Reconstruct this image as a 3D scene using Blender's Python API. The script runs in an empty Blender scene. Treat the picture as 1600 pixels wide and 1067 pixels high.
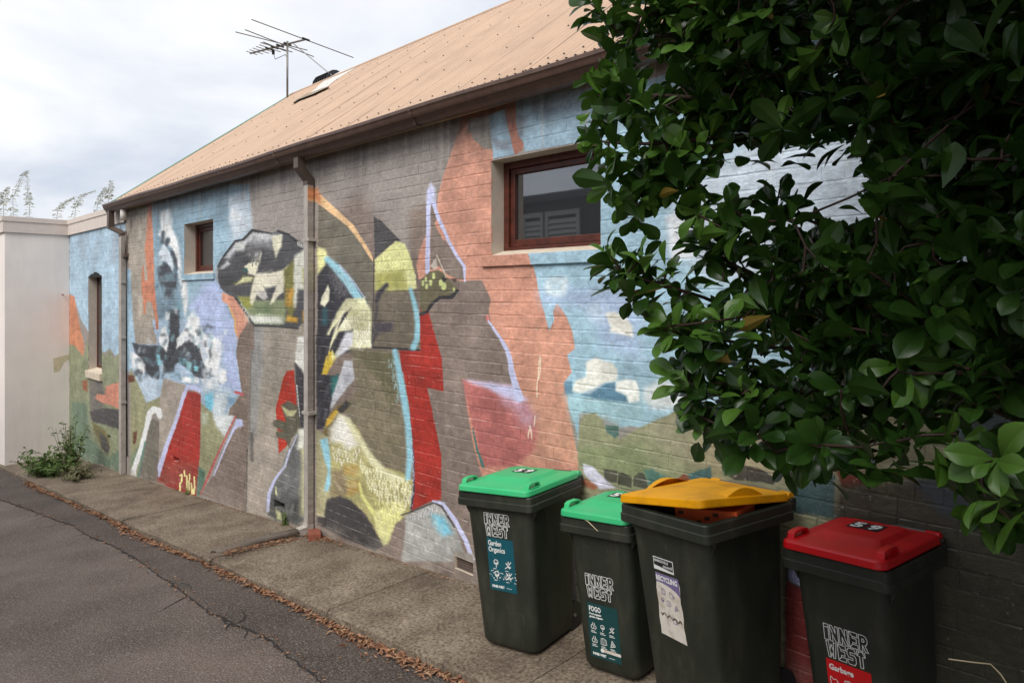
import bpy, bmesh, math, random
import numpy as np
from mathutils import Vector, Matrix

random.seed(7); RNG = np.random.default_rng(11)
scene = bpy.context.scene
COL = scene.collection

# ---------------------------------------------------------------- camera
# wall plane is y = 0 (mural side towards -y), x runs along the wall, z = 0 is eye level.
FPX, CX, YH, XV, D = 1067.0, 800.0, 462.0, -288.0, 3.55   # photo is 1600 px wide
TH = math.atan2(CX - XV, FPX)
AX = (-math.cos(TH), math.sin(TH)); RT = (math.sin(TH), math.cos(TH))
cam_d = bpy.data.cameras.new('camera'); cam = bpy.data.objects.new('camera', cam_d); COL.objects.link(cam)
cam.location = (0, -D, 0); cam.rotation_euler = (math.pi/2, 0, math.pi/2 - TH)
cam_d.sensor_width = 36; cam_d.lens = 36*FPX/1600; cam_d.shift_y = -(533.5-YH)/1600
cam_d.clip_start = .05; cam_d.clip_end = 2000
scene.camera = cam

# ---------------------------------------------------------------- sky and sun
SUN_AZ, SUN_EL = math.radians(160), math.radians(47)     # azimuth clockwise from +y ; soft light from behind the camera
world = bpy.data.worlds.new('World'); scene.world = world; world.use_nodes = True
wn, wl = world.node_tree.nodes, world.node_tree.links
for n in list(wn): wn.remove(n)
wo = wn.new('ShaderNodeOutputWorld'); bg = wn.new('ShaderNodeBackground')
sky = wn.new('ShaderNodeTexSky'); sky.sky_type = 'NISHITA'; sky.sun_disc = False
sky.sun_elevation = SUN_EL; sky.sun_rotation = SUN_AZ
sky.air_density = 1.0; sky.dust_density = 3.0
tc = wn.new('ShaderNodeTexCoord')
# flatten the direction so that clouds stretch towards the horizon
sep = wn.new('ShaderNodeSeparateXYZ'); wl.new(tc.outputs['Generated'], sep.inputs[0])
def wmath(op, a, b=None):
    m = wn.new('ShaderNodeMath'); m.operation = op
    for i, v in enumerate((a, b)):
        if v is None: continue
        if isinstance(v, (int, float)): m.inputs[i].default_value = v
        else: wl.new(v, m.inputs[i])
    return m.outputs[0]
zz = wmath('ADD', wmath('MAXIMUM', sep.outputs[2], 0.0), 0.28)
comb = wn.new('ShaderNodeCombineXYZ')
wl.new(wmath('DIVIDE', sep.outputs[0], zz), comb.inputs[0]); wl.new(wmath('DIVIDE', sep.outputs[1], zz), comb.inputs[1])
nz = wn.new('ShaderNodeTexNoise'); nz.inputs['Scale'].default_value = 1.25; nz.inputs['Detail'].default_value = 7; nz.inputs['Roughness'].default_value = .55
nz.inputs['Distortion'].default_value = .35
wl.new(comb.outputs[0], nz.inputs['Vector'])
ramp = wn.new('ShaderNodeValToRGB')
ramp.color_ramp.elements[0].position = .34; ramp.color_ramp.elements[0].color = (5.3, 5.9, 7.0, 1)
ramp.color_ramp.elements[1].position = .62; ramp.color_ramp.elements[1].color = (9.0, 9.1, 9.3, 1)
wl.new(nz.outputs['Fac'], ramp.inputs[0])
mixc = wn.new('ShaderNodeMix'); mixc.data_type = 'RGBA'; mixc.inputs[0].default_value = .93
wl.new(sky.outputs[0], mixc.inputs[6]); wl.new(ramp.outputs[0], mixc.inputs[7])
wl.new(mixc.outputs[2], bg.inputs['Color']); bg.inputs['Strength'].default_value = .055
wl.new(bg.outputs[0], wo.inputs[0])

sun_d = bpy.data.lights.new('sun', 'SUN'); sun_d.energy = 1.5; sun_d.angle = math.radians(36); sun_d.color = (1, .965, .92)
sun = bpy.data.objects.new('sun', sun_d); COL.objects.link(sun); sun.location = (4, -12, 12)
sdir = Vector((math.sin(SUN_AZ)*math.cos(SUN_EL), math.cos(SUN_AZ)*math.cos(SUN_EL), math.sin(SUN_EL)))
sun.rotation_euler = sdir.to_track_quat('Z', 'Y').to_euler()

vs = scene.view_settings
vs.view_transform = 'Standard'; vs.look = 'None'; vs.exposure = 1.12; vs.gamma = 1.0
try: vs.use_curve_mapping = False
except Exception: pass
scene.render.engine = 'CYCLES'
scene.cycles.use_denoising = True
scene.cycles.max_bounces = 6

# ---------------------------------------------------------------- helpers
KS, Z0 = .0815, -1.914                 # lane falls away to -x
def gz(x): return Z0 + KS*max(-45, min(14, x))
def proj(X, Y, Z):
    Y = Y + D; dep = X*AX[0] + Y*AX[1]; r = X*RT[0] + Y*RT[1]
    return CX + FPX*r/dep, YH - FPX*Z/dep
def ray(px, py):
    u = (px-CX)/FPX; return (AX[0]+u*RT[0], AX[1]+u*RT[1], (YH-py)/FPX)
def onwall(px, py, Y=0.0):
    d = ray(px, py); t = (D+Y)/d[1]; return Vector((t*d[0], Y, t*d[2]))
def onground(px, py, off=0.0):
    d = ray(px, py); t = (Z0+off)/(d[2]-KS*d[0]); return Vector((t*d[0], -D+t*d[1], t*d[2]))
def atdepth(px, py, dep):
    d = ray(px, py); return Vector((dep*d[0], -D+dep*d[1], dep*d[2]))
def lin(c):
    return tuple(((v/255)/12.92 if v/255 <= .04045 else ((v/255+.055)/1.055)**2.4) for v in c)

def mesh_obj(name, verts, faces, mat=None, parent=None, smooth=False, loc=None):
    me = bpy.data.meshes.new(name); me.from_pydata([tuple(v) for v in verts], [], faces); me.update()
    o = bpy.data.objects.new(name, me); COL.objects.link(o)
    if mat: me.materials.append(mat)
    if parent: o.parent = parent
    if loc is not None: o.location = loc
    if smooth:
        for p in me.polygons: p.use_smooth = True
    return o
class MB:
    def __init__(s): s.v = []; s.f = []
    def add(s, verts, faces):
        b = len(s.v); s.v += [tuple(v) for v in verts]; s.f += [[i+b for i in f] for f in faces]
    def box(s, a, b):
        x0, y0, z0 = a; x1, y1, z1 = b
        s.add([(x0,y0,z0),(x1,y0,z0),(x1,y1,z0),(x0,y1,z0),(x0,y0,z1),(x1,y0,z1),(x1,y1,z1),(x0,y1,z1)],
              [(0,3,2,1),(4,5,6,7),(0,1,5,4),(1,2,6,5),(2,3,7,6),(3,0,4,7)])
    def loft(s, loops, cap0=True, cap1=True):
        b = len(s.v); n = len(loops[0])
        for l in loops: s.v += [tuple(v) for v in l]
        for i in range(len(loops)-1):
            for j in range(n):
                k = (j+1) % n
                s.f.append([b+i*n+j, b+i*n+k, b+(i+1)*n+k, b+(i+1)*n+j])
        if cap0: s.f.append([b+j for j in range(n)][::-1])
        if cap1: s.f.append([b+(len(loops)-1)*n+j for j in range(n)])
    def tube(s, pts, r, n=8, cap=True):
        pts = [Vector(p) for p in pts]; rs = r if isinstance(r, (list, tuple)) else [r]*len(pts)
        loops = []; prev = None
        for i, p in enumerate(pts):
            t = (pts[min(i+1, len(pts)-1)] - pts[max(i-1, 0)]).normalized()
            if prev is None:
                a = Vector((0,0,1)) if abs(t.z) < .9 else Vector((1,0,0)); u = t.cross(a).normalized()
            else: u = (prev - t*prev.dot(t)).normalized()
            prev = u; w = t.cross(u)
            loops.append([p + rs[i]*(math.cos(2*math.pi*k/n)*u + math.sin(2*math.pi*k/n)*w) for k in range(n)])
        s.loft(loops, cap, cap)
    def build(s, name, mat=None, parent=None, smooth=False, loc=None):
        return mesh_obj(name, s.v, s.f, mat, parent, smooth, loc)
def bevel(o, w=.004, seg=2, angle=40):
    m = o.modifiers.new('bevel', 'BEVEL'); m.width = w; m.segments = seg; m.limit_method = 'ANGLE'; m.angle_limit = math.radians(angle)
    return o
def empty(name, loc=(0,0,0)):
    o = bpy.data.objects.new(name, None); COL.objects.link(o); o.location = loc; o.empty_display_size = .1; return o
def tag(o, label=None, cat=None, group=None, kind=None):
    if label: o['label'] = label
    if cat: o['category'] = cat
    if group: o['group'] = group
    if kind: o['kind'] = kind
    return o
def smooth_angle(o, deg=40):
    for p in o.data.polygons: p.use_smooth = True
    try: o.data.set_sharp_from_angle(angle=math.radians(deg))
    except Exception: pass
    return o

# ---------------------------------------------------------------- materials
def new_mat(name):
    m = bpy.data.materials.new(name); m.use_nodes = True
    nt = m.node_tree; b = nt.nodes['Principled BSDF']; return m, nt, b
def N(nt, t, **kw):
    n = nt.nodes.new(t)
    for k, v in kw.items(): setattr(n, k, v)
    return n
def mat(name, col, rough=.6, var=.12, scale=8, bump=.0, bscale=60, metal=0, spec=.5, srgb=True, detail=5, dirt=None, dscale=2.0, damt=.5, dvec=None):
    m, nt, b = new_mat(name); L = nt.links
    c = lin(col) if srgb else col
    geo = N(nt, 'ShaderNodeNewGeometry')
    nz = N(nt, 'ShaderNodeTexNoise'); nz.inputs['Scale'].default_value = scale; nz.inputs['Detail'].default_value = detail
    L.new(geo.outputs['Position'], nz.inputs['Vector'])
    rp = N(nt, 'ShaderNodeValToRGB')
    rp.color_ramp.elements[0].position = .3; rp.color_ramp.elements[1].position = .7
    rp.color_ramp.elements[0].color = (*[max(0, v*(1-var)) for v in c], 1); rp.color_ramp.elements[1].color = (*[min(1, v*(1+var)) for v in c], 1)
    L.new(nz.outputs['Fac'], rp.inputs[0]); out = rp.outputs[0]
    if dirt is not None:
        dz = N(nt, 'ShaderNodeTexNoise'); dz.inputs['Scale'].default_value = dscale; dz.inputs['Detail'].default_value = 8; dz.inputs['Roughness'].default_value = .65
        if dvec:
            mpn = N(nt, 'ShaderNodeMapping'); mpn.inputs['Scale'].default_value = dvec; L.new(geo.outputs['Position'], mpn.inputs['Vector']); L.new(mpn.outputs[0], dz.inputs['Vector'])
        else: L.new(geo.outputs['Position'], dz.inputs['Vector'])
        dr = N(nt, 'ShaderNodeValToRGB'); dr.color_ramp.elements[0].position = .48; dr.color_ramp.elements[1].position = .7
        dr.color_ramp.elements[0].color = (0,0,0,1); dr.color_ramp.elements[1].color = (damt,)*3 + (1,)
        L.new(dz.outputs['Fac'], dr.inputs[0])
        mx = N(nt, 'ShaderNodeMix', data_type='RGBA'); L.new(dr.outputs[0], mx.inputs[0]); L.new(out, mx.inputs[6])
        mx.inputs[7].default_value = (*lin(dirt), 1); out = mx.outputs[2]
    L.new(out, b.inputs['Base Color'])
    b.inputs['Roughness'].default_value = rough; b.inputs['Metallic'].default_value = metal
    b.inputs['Specular IOR Level'].default_value = spec
    if bump:
        bz = N(nt, 'ShaderNodeTexNoise'); bz.inputs['Scale'].default_value = bscale; bz.inputs['Detail'].default_value = 6
        L.new(geo.outputs['Position'], bz.inputs['Vector'])
        bp = N(nt, 'ShaderNodeBump'); bp.inputs['Strength'].default_value = bump; bp.inputs['Distance'].default_value = .01
        L.new(bz.outputs['Fac'], bp.inputs['Height']); L.new(bp.outputs[0], b.inputs['Normal'])
    return m
M = {}
M['roof'] = mat('roof_steel', (184,156,132), .55, .06, 3, dirt=(150,124,104), dscale=3.0, damt=.4, dvec=(1.6,.35,.35))
M['green_trim'] = mat('green_trim', (140,172,160), .6, .08, 6)
M['gutter'] = mat('gutter_brown', (92,70,60), .42, .18, 12, dirt=(58,46,40), dscale=5, dvec=(6,1,1))
M['gutter_in'] = mat('gutter_inner', (92,76,66), .6, .1)
M['soffit'] = mat('soffit_timber', (170,146,112), .7, .12, 14, dirt=(120,100,76), dscale=6)
M['pipe'] = mat('pipe_paint', (170,163,155), .55, .08, 10, dirt=(124,115,106), dscale=7, damt=.5)
M['pipe_dark'] = mat('pipe_brown', (86,72,64), .5, .12, 10)
M['frame'] = mat('window_timber', (82,38,26), .45, .32, 22, bump=.2, bscale=40, dirt=(48,25,18), dscale=9, damt=.7)
M['reveal'] = mat('reveal_paint', (186,174,161), .7, .07, 9, bump=.2, bscale=80)
M['sill'] = mat('sill_paint', (206,192,172), .7, .1, 16, dirt=(160,146,126), dscale=14)
M['render'] = mat('cream_render', (228,219,212), .85, .035, 3, bump=.25, bscale=120, dirt=(198,187,176), dscale=1.6, damt=.3, dvec=(2.2,2.2,.35))
M['capping'] = mat('capping', (204,192,183), .8, .05, 6, bump=.2, bscale=90)
M['dark'] = mat('dark_void', (20,19,18), .8, .1)
M['white_pvc'] = mat('white_pvc', (205,200,192), .5, .05)
M['steel'] = mat('antenna_metal', (128,124,118), .45, .15, 20, metal=.6)
M['black_plastic'] = mat('black_plastic', (30,30,32), .5, .1)
M['flash'] = mat('flashing_white', (205,202,196), .6, .1, 14, dirt=(140,130,118), dscale=18)
M['flash2'] = mat('flashing_lifted', (138,122,100), .6, .2, 14)
M['brick_red'] = mat('red_brick', (132,74,54), .85, .2, 40, bump=.4, bscale=120)
M['bin'] = mat('bin_plastic', (36,40,31), .5, .14, 5, bump=.06, bscale=220, dirt=(72,70,60), dscale=4, damt=.45, dvec=(2,2,.7))
M['lid_green'] = mat('lid_green', (54,178,114), .45, .05, 6, bump=.05, bscale=160, dirt=(96,158,118), dscale=6, damt=.4)
M['lid_yellow'] = mat('lid_yellow', (228,158,4), .5, .06, 6, spec=.25, bump=.05, bscale=160, dirt=(140,92,22), dscale=5, damt=.5)
M['lid_red'] = mat('lid_red', (205,14,22), .38, .06, 6, bump=.05, bscale=160, dirt=(150,28,30), dscale=7, damt=.5)
M['white_ink'] = mat('white_print', (222,222,218), .6, .05)
M['teal_sticker'] = mat('teal_sticker', (8,76,88), .5, .06, 14, dirt=(30,96,104), dscale=30, damt=.4)
M['teal_dark'] = mat('dark_teal_sticker', (14,62,62), .5, .06, 14)
M['red_sticker'] = mat('red_sticker', (200,14,20), .5, .05)
M['cream_sticker'] = mat('worn_sticker', (212,204,192), .7, .08, 20, dirt=(150,128,100), dscale=16, damt=.7)
M['purple'] = mat('purple_print', (112,98,140), .7, .08, 20)
M['black_ink'] = mat('black_print', (28,28,30), .6, .05)
M['brown_tear'] = mat('torn_brown', (70,54,40), .9, .2)
M['orange_box'] = mat('orange_carton', (206,84,30), .6, .1, 12, dirt=(120,44,20), dscale=14)
M['twig'] = mat('dry_twig', (214,196,158), .8, .1)
M['shutter'] = mat('shutter_paint', (186,188,186), .6, .05)
M['dark_wall'] = mat('dark_weatherboard', (70,72,76), .7, .08)
M['drain'] = mat('drain_metal', (98,88,79), .6, .15, 14, dirt=(62,54,48), dscale=9)
M['dark_roof'] = mat('charcoal_roof', (50,53,60), .6, .08)
# ---------------------------------------------------------------- mural paint, computed here and laid on the bricks by wall position
WX0, WX1, WZ0, WZ1, MPP = -16.1, 1.0, -3.35, 1.75, .0042
CW, CH = int((WX1-WX0)/MPP), int((WZ1-WZ0)/MPP)
_xs = (WX0 + (np.arange(CW)+.5)*MPP).astype(np.float32); _zs = (WZ0 + (np.arange(CH)+.5)*MPP).astype(np.float32)
_dep = _xs*AX[0] + D*AX[1]; _pxc = (CX + FPX*(_xs*RT[0]+D*RT[1])/_dep).astype(np.float32)      # photo x of each wall column
_invd = (FPX/_dep).astype(np.float32)
def vnoise(sx, sz, seed):
    r = np.random.default_rng(seed); gx, gzz = int((WX1-WX0)/sx)+3, int((WZ1-WZ0)/sz)+3
    g = r.random((gzz, gx)).astype(np.float32)
    fx = (_xs-WX0)/sx; fz = (_zs-WZ0)/sz; ix = fx.astype(int); iz = fz.astype(int); tx = fx-ix; tz = fz-iz
    tx = tx*tx*(3-2*tx); tz = tz*tz*(3-2*tz)
    a = g[iz][:, ix]; b = g[iz][:, ix+1]; c = g[iz+1][:, ix]; d = g[iz+1][:, ix+1]
    tx = tx[None, :]; tz = tz[:, None]
    return (a*(1-tx)+b*tx)*(1-tz) + (c*(1-tx)+d*tx)*tz
NA = vnoise(.06, .03, 1)+.6*vnoise(.025, .016, 2)-.8; NB = vnoise(.05, .03, 3)+.6*vnoise(.022, .014, 4)-.8
NF = vnoise(.011, .011, 5)
BRU = (vnoise(.22, .16, 51)-.5)*1.0 + (vnoise(.07, .05, 52)-.5)*.8 + (vnoise(.03, .035, 53)-.5)*.35
CAN = np.empty((CH, CW, 3), np.float32); CAN[:] = np.array((150,141,134), np.float32)
A=(190,300,5.3333); B=(190,500,5.3333); C=(190,640,5.3333); E_=(340,280,3.9975); F_=(340,530,3.1386)
G=(490,180,5.3333); H=(490,380,5.3333); I=(490,580,5.3333); J=(700,380,5.3333); K=(700,560,5.3333)
W=(640,150,3.5556); L=(0,440,2.965); Q=(860,730,7.114); R=(1200,730,3.165); Q8=(960,730,5.3333); X1=(0,0,1.0)
TOPL=(100,360,8.889)
def _px(cr, pts): return np.array([(cr[0]+x/cr[2], cr[1]+y/cr[2]) for x, y in pts], np.float32)
def _win(p, m):
    x0, y0 = p.min(0)-m; x1, y1 = p.max(0)+m
    i0 = np.searchsorted(_pxc, x0); i1 = np.searchsorted(_pxc, x1)
    if i1 <= i0: return None
    iv = _invd[i0:i1]
    zc = [(YH-y)/v for y in (y0, y1) for v in (iv.min(), iv.max())]
    j0 = max(0, int((min(zc)-WZ0)/MPP)); j1 = min(CH, int((max(zc)-WZ0)/MPP)+1)
    if j1 <= j0: return None
    PX = np.broadcast_to(_pxc[None, i0:i1], (j1-j0, i1-i0)); PY = YH - _zs[j0:j1, None]*iv[None, :]
    return slice(j0, j1), slice(i0, i1), PX, PY
def _blend(sl, a, col):
    c = CAN[sl[0], sl[1]]; a = a[..., None]; c *= (1-a); c += a*np.array(col, np.float32)
_sn = [0]
def P(col, cr, pts, soft=.7, jag=.8, alpha=1.0, streak=0.0):
    soft = soft*1.35+.15; jag *= .55
    p = _px(cr, pts); w = _win(p, soft*2+jag*2+1)
    if w is None: return
    sj, si, PX, PY = w
    if jag: PX = PX + jag*2*NA[sj, si]; PY = PY + jag*2*NB[sj, si]
    ins = np.zeros(PX.shape, bool); d2 = np.full(PX.shape, 1e9, np.float32); n = len(p)
    for i in range(n):
        ax, ay = p[i]; bx, by = p[(i+1) % n]
        cond = ((ay > PY) != (by > PY))
        if by != ay: ins ^= cond & (PX < (bx-ax)*(PY-ay)/(by-ay)+ax)
        ex, ey = bx-ax, by-ay; l = max(1e-6, ex*ex+ey*ey)
        t = np.clip(((PX-ax)*ex+(PY-ay)*ey)/l, 0, 1)
        d2 = np.minimum(d2, (PX-ax-t*ex)**2+(PY-ay-t*ey)**2)
    sd = np.where(ins, -1, 1)*np.sqrt(d2)
    a = np.clip(.5-sd/(2*max(soft, .15)), 0, 1); a = a*a*(3-2*a)*alpha
    if streak: a = a*(1-streak+streak*NF[sj, si]*2).clip(0, 1)
    # uneven coverage: every field is brushed or sprayed in passes of its own
    _sn[0] += 1; o1, o2 = (_sn[0]*617) % CH, (_sn[0]*1031) % CW
    u = np.roll(BRU, (o1, o2), (0, 1))[sj, si] if a.size < 400000 else BRU[sj, si]
    c = CAN[sj, si]; aa = a[..., None]; c *= (1-aa); c += aa*(np.array(col, np.float32)*(1+.14*u[..., None]))
def S(col, cr, pts, wd, soft=1.1, jag=.25, alpha=1.0):
    p = _px(cr, pts); wds = wd if isinstance(wd, (list, tuple)) else [wd]*len(p)
    w = _win(p, max(wds)+soft*2+2)
    if w is None: return
    sj, si, PX, PY = w
    if jag: PX = PX + jag*2*NA[sj, si]; PY = PY + jag*2*NB[sj, si]
    sd = np.full(PX.shape, 1e9, np.float32)
    for i in range(len(p)-1):
        ax, ay = p[i]; bx, by = p[i+1]; ex, ey = bx-ax, by-ay; l = max(1e-6, ex*ex+ey*ey)
        t = np.clip(((PX-ax)*ex+(PY-ay)*ey)/l, 0, 1)
        sd = np.minimum(sd, np.sqrt((PX-ax-t*ex)**2+(PY-ay-t*ey)**2) - (wds[i]*(1-t)+wds[i+1]*t)/2)
    a = np.clip(.5-sd/(2*max(soft, .15)), 0, 1)*alpha
    _blend((sj, si), a, col)
def DOTS(col, cr, poly, sp, rx, ry, soft=.7, seed=0, alpha=.9, skip=.12, slant=0.0):
    p = _px(cr, poly); r = random.Random(seed); x0, y0 = p.min(0); x1, y1 = p.max(0)
    def inside(x, y):
        s = False
        for i in range(len(p)):
            ax, ay = p[i]; bx, by = p[(i+1) % len(p)]
            if (ay > y) != (by > y) and x < (bx-ax)*(y-ay)/(by-ay)+ax: s = not s
        return s
    y = y0; row = 0
    while y < y1:
        x = x0 + (row % 2)*sp*.5
        while x < x1:
            if inside(x, y) and r.random() > skip:
                cx, cy = x+r.uniform(-.2, .2)*sp, y+r.uniform(-.15, .15)*sp; k = r.uniform(.7, 1.15)
                S(col, X1, [(cx-slant*ry*k, cy-ry*k), (cx+slant*ry*k, cy+ry*k)], rx*k*1.6, soft, 0, alpha)
            x += sp
        y += sp*.85; row += 1
T1=(150,141,134); T2=(131,115,105); BLUE=(136,166,184); SKY=(150,182,201); PERI=(168,182,220); SALM=(204,140,114); RED=(170,46,36)
DARK=(62,61,66); CREAM=(226,222,192); LAV=(190,194,230); CYAN=(140,196,212); SAGE=(148,147,110); WHT=(226,228,228)
# --- end section beside the cream building
P((163,192,212), X1, [(100,300),(196,300),(196,560),(180,556),(172,545),(160,552),(139,520),(127,500),(114,462),(100,455)], .6, .8)
P((136,142,110), X1, [(100,538),(118,540),(131,552),(140,522),(160,548),(165,558),(171,545),(178,560),(186,552),(196,556),(196,780),(100,780)], .8, 1.2)
P((200,128,92), L, [(322,60),(345,70),(365,190),(392,300),(385,350),(350,300),(330,292),(318,292)], .6, .8)
P((110,105,98), L, [(412,460),(470,460),(490,520),(470,620),(420,640)], 2, 1.2)
P((74,71,72), L, [(415,600),(480,585),(530,590),(575,600),(575,690),(480,660),(430,650)], 1.2, 1.2)
P((204,130,105), L, [(488,485),(560,462),(577,480),(577,605),(520,575),(470,560),(440,540),(448,520),(486,525)], .8, 1.2)
P((112,104,58), L, [(425,650),(490,690),(508,760),(500,805),(470,770),(440,700)], 1.5, 1.2)
P((80,78,74), L, [(455,690),(490,720),(508,770),(498,805),(470,765)], 1.2, 1)
P((104,126,104), L, [(330,560),(400,560),(415,720),(460,770),(500,820),(575,760),(577,930),(410,860),(330,760)], 3, 1.5)
P((150,90,60), L, [(380,460),(405,455),(405,510),(385,500)], 1, 1)
P((120,70,44), X1, [(185,584),(193,582),(194,600),(188,602)], .8, .8)
P((172,160,142), L, [(405,850),(470,845),(580,905),(580,925),(500,900),(420,875)], 1, 2)
P((142,150,160), TOPL, [(200,90),(320,70),(310,420),(230,410)], 5, 1, .45, .5)
P((142,150,160), TOPL, [(670,40),(780,20),(740,300),(690,480),(640,470),(650,250)], 4, 1, .6, .4)
P((142,150,160), TOPL, [(430,150),(490,150),(470,330),(430,480),(410,480)], 4, 1, .5, .4)
# --- taupe grounds of the main wall
P(T2, X1, [(497,360),(560,300),(585,335),(640,420),(720,430),(770,440),(790,560),(760,720),(750,930),(480,860),(497,800)], 14, 2)
P((126,110,98), X1, [(640,330),(720,300),(720,460),(640,460)], 8, 1)
P((150,140,126), X1, [(385,505),(482,500),(482,860),(376,860)], 2, 1)
P((162,151,136), X1, [(196,320),(236,305),(240,400),(247,515),(248,541),(212,537),(205,480)], .8, .8)
P((150,180,200), X1, [(196,420),(204,420),(208,500),(212,540),(212,580),(196,580)], 1, .6)
# --- blue and cloud area left of the head
P((126,157,175), A, [(252,105),(900,-60),(1060,-60),(1085,320),(960,420),(850,520),(775,640),(780,730),(840,800),(930,1067),(280,1067),(265,560),(250,400)], .6, .6)
P((118,146,162), A, [(250,100),(900,-60),(900,60),(500,180),(260,240)], 12, 1)
P((150,182,200), A, [(520,380),(960,330),(960,420),(780,640),(780,1067),(560,1067),(520,700)], 12, 1)
P((158,180,204), B, [(250,0),(945,0),(955,140),(955,300),(985,480),(1003,612),(950,650),(930,730),(860,960),(760,860),(680,780),(655,600),(340,480),(320,640),(205,692),(150,570),(85,430),(85,200),(300,200)], .8, 1)
P(PERI, A, [(680,770),(780,742),(835,790),(845,870),(930,1067),(620,1067),(560,960),(640,840)], 6, 1)
P(PERI, B, [(640,0),(942,0),(962,150),(955,300),(985,480),(1000,602),(880,560),(840,240),(700,120),(640,60)], 5, 1)
P((196,206,218), A, [(885,40),(1040,0),(1075,120),(1085,320),(930,410),(905,240)], 4, 1, .75)
P((216,222,226), A, [(915,130),(960,150),(1010,200),(985,235),(900,242)], 3, 1)
P((150,162,172), A, [(930,40),(1020,20),(1030,70),(910,95)], 3, 1, .8)
P((222,226,230), A, [(900,245),(1075,200),(1083,320),(930,405)], 9, 1, .45)
P(WHT, A, [(330,165),(405,140),(420,300),(470,410),(495,560),(500,700),(545,760),(555,900),(545,1000),(525,1040),(505,900),(480,720),(450,560),(420,470),(360,430),(305,355),(330,300),(320,230)], 2.2, 1)
P((190,204,214), A, [(335,170),(400,150),(410,260),(340,250)], 5, 1, .7)
S((70,82,92), A, [(345,340),(340,420)], 6, 2); S((66,76,86), A, [(385,400),(370,440)], 7, 2); S((60,66,74), A, [(420,500),(445,560),(455,640)], 5, 2)
P((58,64,72), A, [(300,630),(350,585),(400,600),(450,560),(462,700),(455,805),(340,805),(308,720)], 2, 1.2)
P((66,74,82), A, [(340,815),(375,800),(440,810),(425,890),(360,880)], 2.5, 1.5)
P((206,217,226), A, [(348,428),(400,500),(436,620),(428,668),(400,620),(370,580),(312,572),(308,510)], 1.5, .8)
P((112,142,156), A, [(350,690),(440,660),(450,740),(360,750)], 2.5, 1, .8)
P((98,120,136), A, [(290,900),(470,880),(470,1067),(300,1067)], 6, 1.5, .8)
P((225,230,232), A, [(360,1067),(372,1000),(400,1010),(415,1067)], 2, 1)
P((110,170,180), A, [(440,960),(490,900),(480,1060),(440,1067)], 4, 1, .7)
P((206,220,226), A, [(540,1050),(600,980),(640,1067),(540,1067)], 2.5, 1)
P((152,178,198), B, [(300,0),(480,0),(470,80),(400,120),(310,120)], 5, 1.5)
P((70,78,84), B, [(395,0),(465,0),(475,120),(445,220),(440,440),(350,450),(310,490),(250,470),(190,400),(140,300),(100,190),(150,210),(300,215),(380,210),(420,100)], 2, 1.6)
P(WHT, B, [(310,180),(355,60),(385,140),(390,260),(370,270),(340,230)], 1.8, 1)
P(WHT, B, [(555,60),(620,40),(665,80),(700,130),(750,140),(760,200),(820,180),(828,260),(800,370),(820,400),(865,420),(870,500),(840,540),(800,480),(770,440),(740,430),(700,470),(670,430),(670,320),(640,230),(590,170),(540,200),(480,230),(445,225),(460,180),(520,130)], 2.5, 1.4)
P((76,84,88), B, [(510,215),(600,160),(660,250),(680,330),(670,430),(720,470),(750,440),(755,480),(690,485),(600,460),(580,400),(520,340)], 2.5, 1.5)
P((120,140,148), B, [(520,220),(600,170),(650,260),(560,280)], 3, 1.2, .7)
P((110,170,176), B, [(470,320),(510,300),(520,350),(480,370)], 1.5, 1); P((122,172,176), B, [(530,340),(585,350),(580,430),(540,400)], 2, 1)
P((126,186,200), B, [(275,280),(320,300),(325,360),(290,370)], 2, 1); P((120,180,190), B, [(590,390),(640,380),(635,430),(600,440)], 2, 1)
P(WHT, B, [(80,270),(130,290),(160,350),(195,390),(190,450),(150,470),(90,390)], 3, 1.2)
P((205,216,224), B, [(190,440),(310,490),(320,640),(205,690),(165,590),(110,480)], 5, 1.2, .7)
P((150,178,200), B, [(310,390),(340,390),(330,560),(310,560)], 2.5, 1)
P(WHT, B, [(495,470),(640,490),(640,525),(500,515)], 1.2, .8); P((222,226,226), B, [(660,490),(740,475),(800,470),(800,550),(770,570),(700,555)], 1.8, 1)
P((178,200,214), B, [(660,560),(870,560),(950,640),(930,730),(870,750),(740,700),(670,640)], 4, 1.5, .8)
P((190,202,208), B, [(780,620),(880,600),(880,700),(850,770),(925,775),(935,800),(870,965),(770,870),(750,760)], 3, 1.5)
P((110,190,214), B, [(695,620),(760,605),(765,700),(745,765),(715,770),(700,720)], 2.2, 1); P((120,156,182), B, [(880,640),(950,640),(940,730),(890,710)], 2.5, 1)
# sharper pass over the cloud cluster
V_=(94,500,3.7915)
P((56,60,66), V_, [(428,138),(480,150),(600,156),(642,160),(652,-60),(706,-60),(704,130),(690,205),(640,300),(612,305),(585,352),(540,342),(492,285),(452,205)], 1.6, 1.5)
P((62,66,72), V_, [(688,160),(760,112),(822,140),(850,215),(862,300),(905,335),(885,356),(812,332),(770,300),(700,250),(640,300),(660,220)], 1.6, 1.6)
P((150,178,200), V_, [(588,240),(612,240),(606,400),(588,400)], 1.5, 1)
P(WHT, V_, [(600,55),(625,40),(642,110),(632,190),(606,160),(584,110)], 1.6, 1); P((214,220,226), V_, [(612,60),(640,110),(636,150),(615,140)], 2, 1, .6)
P(WHT, V_, [(690,110),(735,60),(762,-20),(820,-20),(842,80),(900,92),(952,132),(946,255),(922,285),(972,300),(988,350),(958,372),(902,318),(872,332),(850,255),(822,165),(762,112),(725,140),(690,172)], 1.8, 1.6)
P((186,198,210), V_, [(820,60),(842,90),(872,220),(850,250),(832,160)], 2, 1.2, .8); P((70,76,84), V_, [(880,180),(900,130),(896,230),(884,250)], 1.5, 1, .8); P((76,82,88), V_, [(850,310),(890,312),(905,336),(860,332)], 1.2, 1)
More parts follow.
